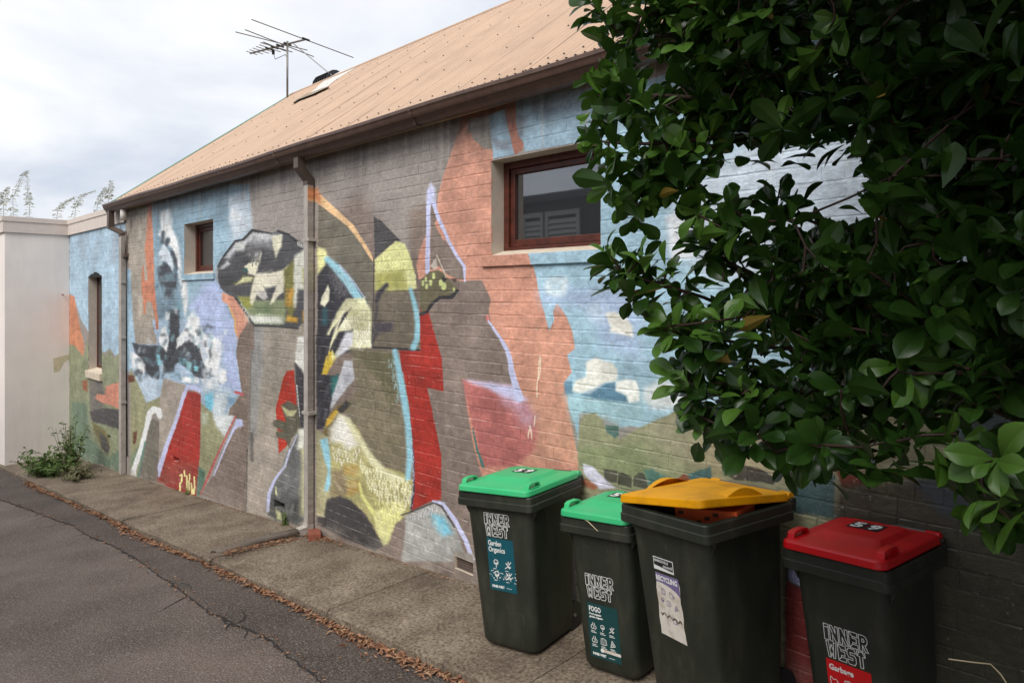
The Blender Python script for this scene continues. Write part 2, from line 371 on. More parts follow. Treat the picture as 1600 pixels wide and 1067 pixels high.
P(WHT, V_, [(424,190),(470,218),(502,262),(498,322),(452,312),(428,252)], 2, 1.2)
P((122,186,202), V_, [(566,200),(592,206),(602,270),(578,268)], 1.6, 1); P((112,180,194), V_, [(700,222),(742,228),(736,262),(708,256)], 1.4, 1); P((130,180,186), V_, [(740,240),(782,250),(776,300),(750,290)], 1.8, 1); P((116,184,196), V_, [(790,270),(822,274),(815,306),(795,300)], 1.4, 1)
P(WHT, V_, [(716,336),(816,342),(818,368),(722,362)], 1, .8); P((220,226,228), V_, [(834,350),(930,336),(936,392),(900,408),(850,392)], 1.4, 1)
P((150,182,204), V_, [(606,320),(716,300),(716,350),(610,340)], 2.5, 1.2)
P((176,196,212), V_, [(438,300),(500,330),(585,356),(596,440),(520,490),(480,440)], 4, 1.2, .8)
rq = random.Random(4)
for k in range(120):
    x, y = rq.uniform(432, 900), rq.uniform(40, 350)
    if (x > 640 and y > 120 and x < 700) or (x < 600 and y < 130): continue
    c = rq.choice([(60,64,70), (60,64,70), (92,112,124), (126,172,186), (204,214,222), (150,178,198), (78,92,104)])
    S(c, V_, [(x, y), (x+rq.uniform(-14,14), y+rq.uniform(-26,26))], rq.uniform(2.5, 6), 2.2, .5, rq.uniform(.35, .75))
for k in range(46):
    x, y = rq.uniform(250, 520), rq.uniform(560, 1060); c = rq.choice([(92,118,134), (150,180,198), (210,220,226), (70,80,90), (120,160,176)])
    S(c, A, [(x, y), (x+rq.uniform(-16,16), y+rq.uniform(-60,60))], rq.uniform(1.8, 4.5), 2, .5, rq.uniform(.25, .6))
for k in range(40):
    x, y = rq.uniform(840, 985), rq.uniform(60, 400); S(rq.choice([(232,234,234), (206,214,222), (176,192,210)]), V_, [(x, y), (x+rq.uniform(-8,8), y+rq.uniform(10,40))], rq.uniform(2, 5), 2, .4, rq.uniform(.3, .7))
# salmon drip on the taupe block
P((196,120,88), A, [(214,108),(250,98),(254,230),(264,400),(268,560),(276,800),(304,1075),(306,1145),(290,1145),(268,1000),(248,925),(222,905),(206,925),(200,1015),(184,1022),(178,900),(164,820),(168,640),(180,598),(192,735),(206,748),(216,720),(200,560),(194,470),(212,280)], .6, .7)
# --- lower left figures
P(SAGE, B, [(75,400),(160,580),(205,692),(320,640),(320,720),(240,740),(200,900),(130,1340),(75,1340)], .7, .9)
P((112,130,104), C, [(80,380),(150,300),(100,480),(90,590),(75,590)], 3, 1)
P((110,64,44), B, [(50,460),(105,460),(110,510),(60,520)], .8, .8); P((112,70,50), C, [(95,190),(130,175),(120,270),(95,290)], .8, .8)
P((162,150,137), B, [(350,490),(535,540),(480,700),(380,1067),(310,1600),(300,1067),(325,640)], .7, .6)
P((119,113,101), C, [(235,95),(270,70),(312,105),(305,600),(125,590),(160,450),(205,260)], .7, .6)
S(WHT, B, [(318,800),(305,755),(268,745),(235,775),(205,900),(165,1060),(100,1250),(95,1330)], [8,10,10,9,7,7,8,10], 1)
S((84,138,124), C, [(195,270),(160,440),(130,590)], 2.2, .8)
P(RED, B, [(540,598),(610,596),(660,625),(655,1067),(640,1300),(622,1480),(295,1350),(320,1240),(395,1040),(450,860),(515,650)], .6, .6)
P((146,70,58), C, [(330,440),(610,440),(600,700),(300,600)], 7, 2, .75, .5)
S((188,110,100), B, [(545,592),(640,602)], 2, .8)
S(LAV, B, [(655,590),(600,560),(545,560),(515,640),(450,850),(370,1060),(320,1220),(312,1300)], [6,9,6,6,6,7,8,3], 1)
P(SAGE, B, [(662,690),(760,780),(860,965),(700,1380),(622,1480),(645,1250),(658,1000)], 1, 1)
P((206,212,212), B, [(760,800),(870,800),(905,780),(935,790),(905,870),(860,975),(790,890)], 2.5, 1.2)
P((180,186,160), B, [(665,780),(720,770),(715,860),(670,870)], 3, 1.2)
P((84,118,100), C, [(640,470),(700,510),(690,620),(665,700),(622,730)], 2.5, 1.2)
P(T2, C, [(935,180),(1000,130),(1055,90),(1050,860),(660,705),(760,550)], .6, .5)
P((124,107,95), B, [(1040,30),(1108,50),(1078,300),(1062,800),(1055,1067),(950,800),(890,790),(900,740),(1003,615),(972,400),(955,290),(975,150)], .7, .6)
S((186,86,84), C, [(950,55),(880,200),(800,370),(740,510),(660,700)], [2.5,2.5,3,4,3], .8)
S(LAV, C, [(985,100),(935,160),(860,320),(770,545)], [8,4,2.5,2], .8); P((176,184,222), C, [(955,75),(1000,80),(1015,130),(990,150),(945,130)], 1.5, .8)
S((190,80,84), B, [(948,600),(1010,620)], 4, .8)
P((206,132,100), B, [(945,-20),(1045,-20),(1010,80),(975,150),(945,90)], .7, .5); S((222,158,96), B, [(945,-20),(948,80),(968,140)], 2.5, 1)
P((138,138,136), B, [(1090,60),(1180,60),(1180,420),(1140,720),(1115,1180),(1062,1150),(1075,300)], 4, 1, .9)
S((84,80,78), B, [(1105,60),(1095,200),(1078,330),(1070,600),(1065,1000)], 1.8, 1, .3, .6); S((74,70,66), C, [(1047,330),(1042,600),(1036,850)], 2, .6)
P((164,153,140), C, [(1050,400),(1105,220),(1300,200),(1305,400),(1255,560),(1220,640),(1212,880),(1040,856)], 3, 1)
S((92,86,82), C, [(1085,200),(1085,420)], 5, 2, .4, .8)
YEL=(232,226,150)
for pts in ([(487,548),(500,540),(500,600),(487,612),(486,680)], [(523,508),(525,550)], [(541,550),(548,712),(562,690),(562,598),(548,600)], [(567,540),(565,590)], [(580,612),(586,700),(596,660),(601,700),(608,650),(605,560)]):
    S(YEL, C, pts, 2.6, .6)
# --- head
P((74,73,76), E_, [(0,545),(50,465),(110,388),(160,378),(215,320),(330,338),(380,325),(440,345),(495,388),(560,412),(600,430),(600,870),(520,905),(500,932),(225,912),(170,830),(110,745),(30,695),(5,645)], .7, .5)
P((188,190,194), E_, [(40,490),(110,395),(165,382),(215,330),(335,345),(400,345),(400,370),(300,385),(230,360),(185,400),(120,440),(75,500)], 3, 1)
P((150,151,156), E_, [(190,360),(340,375),(330,430),(250,425),(190,430)], 5, 1.5, .8)
P((206,208,204), E_, [(110,410),(180,395),(165,450),(120,450)], 2.5, 1)
P((176,178,180), E_, [(10,560),(60,510),(80,530),(40,560)], 2, 1)
P(CREAM, E_, [(335,360),(402,345),(398,420),(362,492),(345,430)], 1.8, .8)
P((120,118,112), E_, [(160,480),(200,440),(260,450),(240,500)], 4, 1.5, .7, .5)
P(CREAM, E_, [(165,545),(225,500),(277,458),(262,520),(238,605),(195,592),(180,570)], 1.5, 1)
P((176,178,176), E_, [(200,470),(270,450),(262,500),(210,520)], 3, 1, .7)
P((112,112,66), E_, [(45,650),(110,660),(220,640),(225,615),(160,600),(120,640)], 2, 1); P((214,212,160), E_, [(110,660),(160,610),(222,612),(205,640),(150,648)], 1.5, .8)
P((60,60,62), E_, [(5,600),(90,600),(140,620),(90,660),(20,680)], 3, 1)
P((44,88,82), E_, [(150,560),(185,555),(190,580),(160,580)], 1, .6)
P((134,145,104), E_, [(120,735),(210,735),(260,760),(420,750),(430,880),(400,915),(230,905),(170,830)], 3, 1)
P((150,150,62), E_, [(130,735),(205,735),(225,790),(175,810)], 2.5, 1)
P((100,118,84), E_, [(230,780),(330,790),(340,850),(240,840)], 5, 1, .8)
P((214,216,204), E_, [(160,800),(200,850),(400,860),(408,900),(235,905),(185,860)], 3.5, 1.2)
P((222,216,192), E_, [(238,590),(330,588),(410,565),(440,535),(425,640),(412,705),(385,725),(350,770),(328,782),(345,720),(362,690),(310,695),(285,665),(312,735),(290,755),(245,725),(218,785),(200,770),(214,660)], 1.5, 1)
P((70,70,76), E_, [(300,680),(370,665),(350,705),(320,725)], 2, 1)
P((178,176,180), E_, [(245,700),(300,700),(310,745),(285,752)], 2.5, 1, .8)
P((128,124,58), E_, [(412,570),(482,500),(485,800),(450,890),(425,790)], 2.5, 1)
P((192,142,48), E_, [(425,690),(478,680),(462,795),(424,795)], 2, 1); P((200,152,46), E_, [(435,850),(500,868),(498,898),(430,888)], 2, 1)
P((198,199,184), E_, [(480,480),(555,425),(600,420),(600,560),(562,570),(545,690),(500,690),(490,800),(476,800),(476,560)], 2.5, 1)
P((166,162,92), E_, [(530,560),(600,540),(600,690),(540,690)], 3, 1); P((196,146,50), E_, [(530,830),(560,790),(560,860),(530,890)], 1.5, 1)
S((46,46,50), E_, [(0,545),(50,465),(110,388),(160,378),(215,320),(335,340)], [2,3,3,3,4,2], .8); S((50,50,54), E_, [(378,325),(440,347),(495,388)], 3.5, .8)
S((52,54,56), E_, [(112,745),(170,830),(225,912),(360,918),(500,932)], [3,4,4,3,3], 1)
DOTS((216,216,206), E_, [(140,785),(160,785),(215,880),(195,880)], 3.2, .7, .9, .4, 3)
for i in range(7): S((206,206,196), E_, [(500+i*12, 395+i*5), (504+i*12, 415+i*6)], 1.6, .7)
P(SALM, E_, [(25,708),(100,735),(150,810),(195,880),(130,1000),(112,950),(105,870),(70,790),(28,760)], .7, .6); S((222,168,96), E_, [(70,790),(108,880),(118,960)], 2.2, 1)
P((122,105,93), E_, [(195,882),(225,915),(230,1067),(118,1067),(132,985)], .8, .6)
# --- orange beam, body right of the pipe
P((112,106,92), E_, [(628,150),(720,222),(820,302),(880,382),(950,492),(976,522),(976,700),(962,900),(900,740),(780,560),(650,430),(628,420)], .8, .5)
P((228,184,132), E_, [(560,40),(600,60),(640,95),(740,188),(850,288),(900,368),(962,470),(977,522),(950,492),(880,384),(820,304),(720,224),(625,152),(580,120)], .9, .4); P((206,134,88), E_, [(590,50),(628,60),(645,120),(640,160),(595,120)], 3, 1)
P((74,72,72), E_, [(975,233),(1020,262),(1145,388),(1100,400),(1040,450),(980,495)], .6, .5)
P((112,102,86), E_, [(975,690),(1240,690),(1262,850),(1268,1062),(962,1062)], .8, .6)
P((202,202,132), E_, [(980,505),(1040,450),(1110,388),(1165,402),(1200,470),(1228,570),(1242,682),(1180,692),(985,695)], 1, 1)
P((168,166,88), E_, [(985,590),(1160,560),(1182,690),(985,694)], 5, 1); DOTS((228,228,156), E_, [(1000,500),(1110,400),(1170,410),(1215,560),(1000,580)], 5, 1.2, 1.6, .7, 5, .8)
DOTS((226,226,168), E_, [(1180,560),(1230,590),(1238,680),(1190,680)], 5, 1.5, 2.4, .8, 6, .8)
S((60,57,66), E_, [(1055,662),(1010,712),(990,770)], [6,8,5], 2); P((76,70,76), E_, [(985,890),(1100,895),(1090,945),(1010,960),(965,1030)], 3, 1); S((70,66,70), E_, [(995,800),(985,870),(968,960)], 5, 2.5)
S((48,46,52), E_, [(962,1050),(1100,1058),(1262,1068)], 3, .8); S((54,50,54), E_, [(976,500),(974,700),(962,1040)], 1.3, .7)
S(CYAN, E_, [(1205,690),(1235,800),(1250,900),(1245,1000),(1222,1050)], [6,8,9,9,10], 2)
P((56,56,62), H, [(34,240),(110,125),(200,200),(300,300),(420,430),(480,560),(490,870),(340,882),(180,965),(60,1067),(30,1067)], 1, .7)
P((100,96,96), H, [(110,140),(250,260),(280,420),(200,460),(150,300)], 6, 2, .55, .6)
P((222,220,150), H, [(30,30),(95,55),(118,110),(85,200),(34,260)], 2.5, 1)
S((44,110,122), H, [(95,560),(90,660)], 7, 4, .5, .7)
S(CYAN, H, [(112,135),(200,215),(285,320),(355,430),(415,520),(445,600)], [9,13,15,13,11,5], 2.5); S((176,178,204), H, [(215,185),(330,320),(425,455)], 2, 1)
P((212,210,166), H, [(270,462),(420,455),(482,560),(480,872),(345,882),(270,885),(150,1000),(185,905),(330,725),(205,740),(150,850),(85,920),(108,760),(200,565)], 1.8, 1)
P(DARK, H, [(315,540),(240,600),(150,720),(85,880),(70,1000),(95,1000),(120,860),(190,730),(260,630)], 1, .8)
P((196,192,140), H, [(300,570),(470,570),(480,700),(330,700)], 6, 1, .7)
P((206,206,212), H, [(270,742),(330,740),(325,855),(245,925),(180,945),(225,830)], 2.5, 1)
DOTS((238,236,214), H, [(250,640),(460,560),(478,850),(340,870),(330,720),(220,720)], 4.2, 1.2, 1.9, .6, 8, .9, .1)
P(CREAM, H, [(120,350),(135,385),(125,480),(95,532),(55,512),(62,455)], 1.2, .6)
P((226,196,60), H, [(60,1067),(85,960),(130,890),(150,930),(115,1067)], 1.2, .8)
S((214,210,150), H, [(85,900),(68,1060)], 2, .8)
# lower body
P((216,216,206), F_, [(392,-10),(450,-20),(455,120),(440,190),(400,140),(378,110)], 1.5, 1)
P((62,60,64), F_, [(378,115),(410,150),(440,195),(456,205),(456,445),(402,445),(392,330),(382,210)], 2, 1)
P((178,48,32), F_, [(338,158),(374,150),(384,260),(388,330),(370,420),(340,520),(300,560),(294,430),(284,345),(322,190)], .6, .5)
for i in range(10): S((212,212,212), F_, [(388+i*1.5, 225+i*16), (388+i*1.5, 234+i*16)], 1.5, .5)
P((92,88,72), F_, [(345,300),(395,330),(405,430),(360,490),(350,530),(332,492),(285,478),(290,450),(322,450),(272,425),(272,400),(300,392),(335,405),(318,350),(312,325)], .8, .8); P((170,168,124), F_, [(312,325),(350,350),(388,345),(372,378),(335,378)], 1.2, .8)
P((104,105,104), F_, [(350,535),(405,435),(440,440),(442,880),(390,905),(300,885),(248,855),(245,770),(300,660)], 1.5, .8)
P((186,182,138), F_, [(402,450),(442,450),(442,880),(400,860),(412,600)], 4, 1.2); P((216,216,202), F_, [(398,440),(440,438),(436,530),(390,540)], 3, 1.2)
P((66,68,66), F_, [(262,765),(335,800),(400,780),(395,905),(300,885),(252,855)], 5, 1.2, .9); P((214,214,160), F_, [(285,720),(295,760),(290,770),(282,750)], 1, .6); P((196,200,140), F_, [(285,830),(310,850),(320,890),(290,880)], 2, 1.5)
S(LAV, F_, [(355,540),(330,620),(275,695),(252,755),(246,840)], [3,4,4,6,5], .9); S((176,178,200), F_, [(388,470),(350,560),(320,640)], 2, 1)
P((58,56,62), F_, [(484,-20),(560,-20),(545,60),(520,170),(560,180),(590,170),(560,330),(520,435),(486,442)], 1.5, .8)
P((222,188,58), F_, [(562,55),(578,95),(535,172),(510,172),(530,90)], 1.2, .8); P((222,220,150), F_, [(560,50),(578,90),(560,110)], 1.2, .8)
P((44,104,100), F_, [(555,190),(590,170),(592,240),(555,285)], 2.5, 1)
P((126,116,94), F_, [(660,55),(860,60),(905,300),(932,520),(925,680),(800,640),(740,560),(660,420),(620,350),(680,240)], 4, 1.5)
P((92,90,62), F_, [(650,60),(860,60),(880,250),(850,340),(800,210),(700,110)], 5, 2, .85, .5)
P((190,192,198), F_, [(622,105),(660,105),(672,200),(640,230),(595,290),(552,345),(560,280),(590,200)], 1.5, .8); P((150,152,160), F_, [(620,180),(650,160),(655,210),(625,215)], 2.5, 1)
P((118,104,62), F_, [(645,300),(656,325),(605,368),(565,425),(545,505),(518,460),(530,395),(580,330)], 1.2, .8); P((58,56,56), F_, [(632,300),(656,318),(605,366),(582,352)], 1.5, .8); P((202,162,50), F_, [(575,345),(592,352),(560,405),(530,432),(538,390)], 1.2, .8)
P((162,156,118), F_, [(484,442),(540,480),(562,600),(556,770),(520,870),(484,860)], 1.2, .8); P(CYAN, F_, [(500,492),(540,482),(556,580),(560,690),(540,745),(522,745),(540,640),(515,560)], 1.8, .8)
P((174,167,108), F_, [(595,365),(640,385),(690,440),(740,550),(800,620),(900,650),(955,690),(962,740),(952,835),(915,872),(870,905),(835,1000),(810,1012),(770,930),(720,850),(650,792),(560,772),(556,650),(550,480)], 1.5, 1.2)
P((134,116,92), F_, [(555,640),(620,640),(650,760),(562,770)], 5, 1.5, .8)
P((216,214,202), F_, [(592,368),(640,388),(690,520),(640,545),(600,505),(550,505),(550,440)], 5, 1.5); S((214,211,168), F_, [(640,400),(700,500),(755,595),(820,650),(905,690)], [6,10,11,10,8], 3, .6)
P((192,150,72), F_, [(635,700),(690,690),(700,745),(640,765)], 4, 1.5, .8); P((190,148,72), F_, [(620,620),(690,620),(680,670),(620,660)], 4, 1.5, .7)
DOTS((222,220,206), F_, [(560,520),(690,540),(720,600),(600,610),(556,570)], 5.5, 1.4, 2.4, .8, 12, .8, .2)
DOTS((228,226,186), F_, [(690,600),(800,650),(945,700),(950,820),(900,860),(800,800),(740,720)], 5.2, 1.6, 3, .8, 13, .85, .15)
S((220,218,130), F_, [(695,705),(710,770),(750,830),(800,900)], [3,5,6,7], 1.5); P((206,204,138), F_, [(765,840),(850,830),(895,870),(870,905),(835,1000),(812,1012),(775,930)], 2, 1.2); DOTS((226,224,140), F_, [(770,790),(930,800),(900,870),(820,960)], 5, 1.3, 2.6, .8, 15, .85, .2)
S(CYAN, F_, [(868,60),(888,150),(912,280),(935,420),(945,560),(932,680)], [8,10,11,11,11,8], 2.2); DOTS((150,200,212), F_, [(830,100),(860,90),(900,300),(880,320)], 5, 1.2, 2.6, .9, 17, .7, .3)
S((66,62,86), F_, [(958,520),(968,620),(964,720),(950,830)], 3.5, 1.2, .5); DOTS((186,186,206), F_, [(940,500),(962,500),(970,700),(950,830),(938,830),(955,680)], 4.2, 1, 1.5, .5, 18, .8, .2)
P((70,67,67), F_, [(535,785),(600,765),(655,790),(722,860),(770,935),(812,1012),(770,1035),(620,975),(488,905),(488,870),(520,870)], 2, 1.2)
P(RED, F_, [(890,55),(1000,58),(1000,-60),(990,-160),(1040,-130),(1080,-60),(1112,0),(1126,230),(1116,258),(1027,238),(1062,400),(1096,570),(1096,785),(1050,792),(952,838),(966,740),(966,600),(940,330)], .6, .5)
P(RED, H, [(885,610),(945,565),(1000,503),(1040,560),(1075,690),(1100,830),(1110,1067),(735,1067),(720,905),(890,902)], .6, .5)
P((166,170,166), F_, [(918,868),(950,850),(1060,800),(1112,830),(1180,950),(1222,1090),(900,1090),(920,950)], 2, 1.2, .8); P((112,190,214), F_, [(1050,860),(1110,870),(1145,950),(1100,965),(1060,910)], 5, 1.5); DOTS((206,208,210), F_, [(930,870),(1060,810),(1090,840),(960,890)], 5, 1, 2.4, .8, 21, .8)
S((60,58,62), F_, [(900,862),(955,842),(1062,800),(1100,822),(1160,920)], 2, .8); S(LAV, F_, [(1055,792),(1105,806),(1165,890),(1215,985),(1250,1080)], [3,5,7,7,6], .8)
P((150,142,132), F_, [(1160,1040),(1250,1050),(1260,1120),(1150,1100)], 2, 1)
# looser brush and spray work over the figure
rbp = random.Random(31)
for k in range(16): x = 165+k*6.5; S((52,52,56), E_, [(x, 470+rbp.uniform(-20,20)), (x-6, 520+rbp.uniform(-10,25))], rbp.uniform(.8, 1.6), 1.0, .3, .7)
for k in range(14): x = 205+k*9; S((226,226,220), E_, [(x, 345+rbp.uniform(-8,12)), (x-10, 380+rbp.uniform(-10,15))], rbp.uniform(1, 2), 1.6, .3, .45)
for k in range(12): x = 170+k*19; S((224,226,214), E_, [(x, 850+rbp.uniform(-6,8)), (x+4, 892+rbp.uniform(-8,6))], rbp.uniform(1.5, 3), 1.6, .3, .5)
for k in range(12): y = 500+k*22; S((216,216,204), E_, [(486+rbp.uniform(-4,10), y), (478+rbp.uniform(-4,14), y+26)], rbp.uniform(1.5, 3.5), 1.8, .3, .6)
for k in range(10): y = 560+k*24; S((104,102,62), E_, [(420+rbp.uniform(0,40), y), (415+rbp.uniform(0,40), y+30)], rbp.uniform(1.5, 3), 1.6, .3, .5)
for k in range(9): y = 590+k*12; S((238,232,206), E_, [(245+rbp.uniform(0,20), y), (400-rbp.uniform(0,60), y-18)], rbp.uniform(1, 2), 1.6, .3, .45)
DOTS((158,156,160), H, [(120,170),(230,260),(330,400),(270,440),(170,420),(130,300)], 3.4, .7, .8, .5, 61, .55, .35)
DOTS((196,220,226), H, [(150,140),(230,210),(330,330),(420,500),(380,500),(280,380),(180,250)], 5, 1, 2, 1.2, 62, .5, .4, .6)
for k in range(12): t = k/11; S((236,232,190), H, [(130+t*60, 900-t*250), (175+t*90, 760-t*220)], rbp.uniform(1, 2.2), 1, .3, .55)
for k in range(10): t = k/9; S((150,146,98), H, [(330+t*130, 590+rbp.uniform(-20,20)), (320+t*130, 690+rbp.uniform(-10,40))], rbp.uniform(2, 4), 2.5, .3, .4)
DOTS((104,98,70), F_, [(680,100),(850,110),(905,400),(900,600),(800,600),(740,480),(680,300)], 6.5, 1.5, 2.6, 1.6, 63, .45, .35, .3)
DOTS((156,146,116), F_, [(690,160),(840,220),(890,480),(870,620),(780,560),(700,360)], 8, 1.4, 2.6, 1.6, 64, .4, .4, .3)
for k in range(16): x = 560+rbp.uniform(0,120); y = 520+rbp.uniform(0,220); S((206,202,160), F_, [(x, y), (x+rbp.uniform(8,26), y+rbp.uniform(8,24))], rbp.uniform(2, 4), 2, .3, .4)
for k in range(14): x = 500+rbp.uniform(0,50); y = 20+rbp.uniform(0,360); S((96,94,104), F_, [(x, y), (x-rbp.uniform(4,14), y+rbp.uniform(20,50))], rbp.uniform(1.5, 3.5), 2, .3, .5)
for k in range(10): x = 300+rbp.uniform(0,100); y = 600+rbp.uniform(0,220); S((140,142,140), F_, [(x, y), (x-rbp.uniform(4,14), y+rbp.uniform(20,60))], rbp.uniform(2, 4), 2.5, .3, .45)
for k in range(20): x = 930+rbp.uniform(0,240); y = 870+rbp.uniform(0,180); S((196,200,198), F_, [(x, y), (x+rbp.uniform(-6,10), y+rbp.uniform(10,30))], rbp.uniform(2, 5), 3, .3, .4)
# --- salmon field
P((205,143,119), X1, [(724,176),(716,205),(706,236),(694,270),(684,305),(682,345),(668,360),(656,390),(650,415),(654,437),(668,442),(720,440),(735,440),(760,470),(770,520),(780,560),(724,592),(738,700),(754,750),(915,750),(900,700),(889,640),(883,595),(893,582),(886,555),(898,545),(895,520),(886,497),(876,480),(869,474),(864,488),(866,500),(858,516),(846,474),(837,431),(828,395),(770,395),(771,236),(740,220)], .5, .35)
P((150,98,84), X1, [(722,178),(740,165),(772,158),(806,150),(808,168),(772,178),(735,190),(716,210)], 1.5, .6)
P((142,134,126), W, [(325,130),(440,108),(458,300),(410,292),(375,262),(355,205),(322,200)], .8, .8)
P((146,176,195), W, [(440,108),(530,72),(565,250),(580,328),(463,352),(462,300),(448,220)], .6, .5)
P((146,176,195), W, [(586,20),(1100,-60),(1100,260),(1000,250),(640,310),(632,262),(605,225),(594,150)], .6, .6)
P((176,112,92), W, [(528,60),(586,15),(594,170),(606,230),(634,270),(622,305),(582,328),(562,245),(540,150)], .6, .8)
P((136,142,154), W, [(458,238),(548,255),(552,300),(480,302)], 2.5, 1.5, .8); P((136,142,152), W, [(594,110),(660,110),(625,230),(605,225)], 3, 2, .7)
P((126,134,146), W, [(590,20),(1060,-60),(1060,60),(700,110)], 9, 2, .6, .4)
P(T1, E_, [(1270,330),(1320,180),(1345,180),(1330,560),(1290,600)], .8, .5, .0)
P(T2, X1, [(655,437),(668,430),(725,440),(737,438),(752,438),(757,447),(767,468),(763,487),(760,495),(764,502),(782,530),(793,550),(800,602),(724,594),(728,625),(738,690),(753,745),(700,740),(690,560)], .5, .4)
P(T2, G, [(980,860),(1092,1067),(972,1067)], .6, .4); P(T2, H, [(968,-20),(1100,-20),(1190,115),(1250,205),(1255,310),(1200,300),(1110,260),(1040,190),(975,220)], .6, .4)
P((200,204,236), G, [(942,640),(975,560),(1012,610),(1022,760),(985,740),(940,780)], 2, .6, .9)
S(LAV, G, [(972,640),(958,760),(952,1067),(948,1310)], [9,7,6.5,7], .7); S(LAV, G, [(1002,740),(1040,860),(1130,1060),(1195,1180),(1255,1265),(1258,1390)], [6,6,5,5,5,2], .7)
P((104,98,72), H, [(895,305),(960,240),(1040,222),(1090,258),(1120,300),(1190,372),(1196,402),(1160,452),(1100,442),(1050,455),(990,502),(905,592),(890,560),(880,400)], 1, .8)
for (x, y, a, b) in ((910,335,3,7),(935,300,3,5),(942,360,3.5,6),(1000,275,4,7),(1085,360,6,7),(1170,390,3.5,4),(1060,330,5,6),(975,330,4,7)): S((192,202,128), H, [(x, y-b*2), (x, y+b*2)], a*1.2, 1)
S((50,48,52), H, [(890,590),(940,578),(990,502),(1050,455),(1150,450),(1195,398)], [5,4,5,5,6,5], .8); P((56,54,56), H, [(1070,280),(1110,300),(1090,325),(1070,310)], 1, .6); P((74,60,52), H, [(1150,300),(1188,295),(1185,330),(1160,325)], 1.5, 1)
P((206,196,180), H, [(972,190),(1020,120),(1028,210),(1000,220)], .8, .6, .8); S((200,186,166), H, [(1025,100),(1105,285)], 1.8, .6)
P((184,104,98), K, [(122,178),(160,188),(520,225),(640,340),(720,480),(742,620),(720,760),(560,900),(280,905),(210,590),(160,370)], 4, .5); P((190,110,102), K, [(122,178),(170,188),(290,905),(220,640)], .6, .3)
S((66,124,114), K, [(205,580),(240,750),(290,900)], [1.5,3.5,4], .7)
P((198,198,234), K, [(155,182),(400,205),(540,228),(650,345),(590,372),(480,330),(330,250),(215,215)], 4, 1); P((194,166,196), K, [(430,290),(650,340),(730,480),(690,600),(620,560),(560,460),(440,370)], 9, 3, .6, .6)
S(LAV, J, [(330,640),(385,720),(440,800),(490,890),(515,960),(530,1067),(560,1180),(590,1290)], [2.5,4,5,7,8,9,11,14], .8)
P((206,116,110), J, [(308,610),(335,590),(345,640),(325,655)], 1.2, .8)
for pts in ([(762,-20),(748,150),(740,320)], [(770,0),(765,110),(755,170)], [(680,560),(668,660)], [(682,560),(700,665)], [(722,480),(718,560)]): S((232,214,186), K, pts, 1.5, .5, .6)
# --- sky right of the salmon
P((150,184,202), X1, [(828,395),(938,390),(938,150),(1700,-100),(1700,700),(1080,640),(1000,668),(985,665),(968,668),(966,640),(920,640),(905,645),(903,690),(898,660),(889,640),(883,595),(893,582),(886,555),(898,545),(895,520),(886,497),(876,480),(869,474),(864,488),(866,500),(858,516),(846,474),(837,431)], .5, .35)
P((166,187,220), J, [(780,420),(1000,390),(1440,380),(1600,480),(1600,960),(1300,860),(1200,560),(1000,520),(800,500)], 14, 2, .9)
P((160,196,208), K, [(980,300),(1640,350),(1640,500),(1420,560),(1290,500),(1110,450),(1040,520)], 7, 1.5)
P((190,204,217), X1, [(1055,300),(1180,210),(1420,160),(1700,150),(1700,420),(1240,440),(1110,440),(1045,380)], 16, 3)
P((214,220,226), X1, [(1040,340),(1075,320),(1085,400),(1050,410)], 5, 2)
P((198,212,220), J, [(815,310),(900,280),(990,290),(1000,350),(970,430),(880,450),(815,420),(805,350)], 4, 1.2); P((170,196,208), J, [(860,320),(940,320),(930,390),(860,390)], 5, 1)
P((190,206,226), J, [(1150,520),(1250,500),(1330,580),(1300,660),(1180,640)], 8, 2, .7)
P((232,229,216), J, [(1310,590),(1380,570),(1480,620),(1540,700),(1535,785),(1460,765),(1350,735),(1350,690)], 2.5, 1.2)
P((98,138,164), K, [(962,200),(1030,188),(1040,290),(980,298)], 1.5, .8); P((88,128,154), K, [(1100,305),(1250,215),(1390,200),(1400,270),(1490,315),(1495,362),(1300,345)], 1.5, 1)
P((178,194,206), K, [(1120,290),(1250,215),(1300,215),(1180,300)], 2, 1, .8)
P((230,228,218), K, [(1150,30),(1220,-5),(1370,35),(1412,100),(1405,185),(1300,205),(1250,235),(1110,290),(1032,270),(1060,190),(1150,150)], 2, 1); P((228,228,222), K, [(1400,195),(1480,172),(1565,190),(1592,260),(1592,355),(1510,365),(1480,305),(1395,270)], 2, 1)
P((214,222,224), K, [(1640,240),(1800,170),(1960,260),(1960,420),(1700,420),(1620,330)], 5, 1.5)
# --- greens along the bottom right
P((150,148,113), X1, [(903,690),(906,660),(912,648),(930,645),(942,658),(943,668),(966,668),(966,688),(1000,668),(1030,655),(1060,640),(1100,640),(1150,625),(1230,600),(1340,560),(1700,520),(1700,1100),(900,1000)], .7, 1.2)
P((162,156,128), X1, [(1000,672),(1040,650),(1120,640),(1250,620),(1250,760),(1060,720)], 6, 2, .8)
P((126,134,92), X1, [(905,700),(960,700),(1000,690),(1020,740),(980,745),(915,735)], 5, 2, .6)
P((88,118,110), K, [(1310,555),(1420,560),(1422,640),(1390,665),(1315,610)], .8, 1)
for pts in ([(590,15),(742,35),(742,172),(600,145)], [(752,70),(800,60),(902,112),(902,222),(752,192)], [(920,105),(985,50),(1045,70),(1085,200),(1075,240),(920,205)]): P((84,81,68), Q, pts, .7, 1)
P((84,118,106), Q, [(1040,30),(1130,20),(1330,120),(1220,210),(1090,195)], 2, 1.5); P((138,74,50), Q, [(1415,120),(1480,68),(1570,125),(1510,175),(1420,182)], 1, 1)
P((202,200,216), Q, [(360,-40),(470,-10),(600,120),(725,232),(560,245),(470,190),(400,110),(365,60)], 1.5, .8); P((166,102,72), Q, [(300,115),(400,130),(525,210),(490,255),(320,185)], 2, 1)
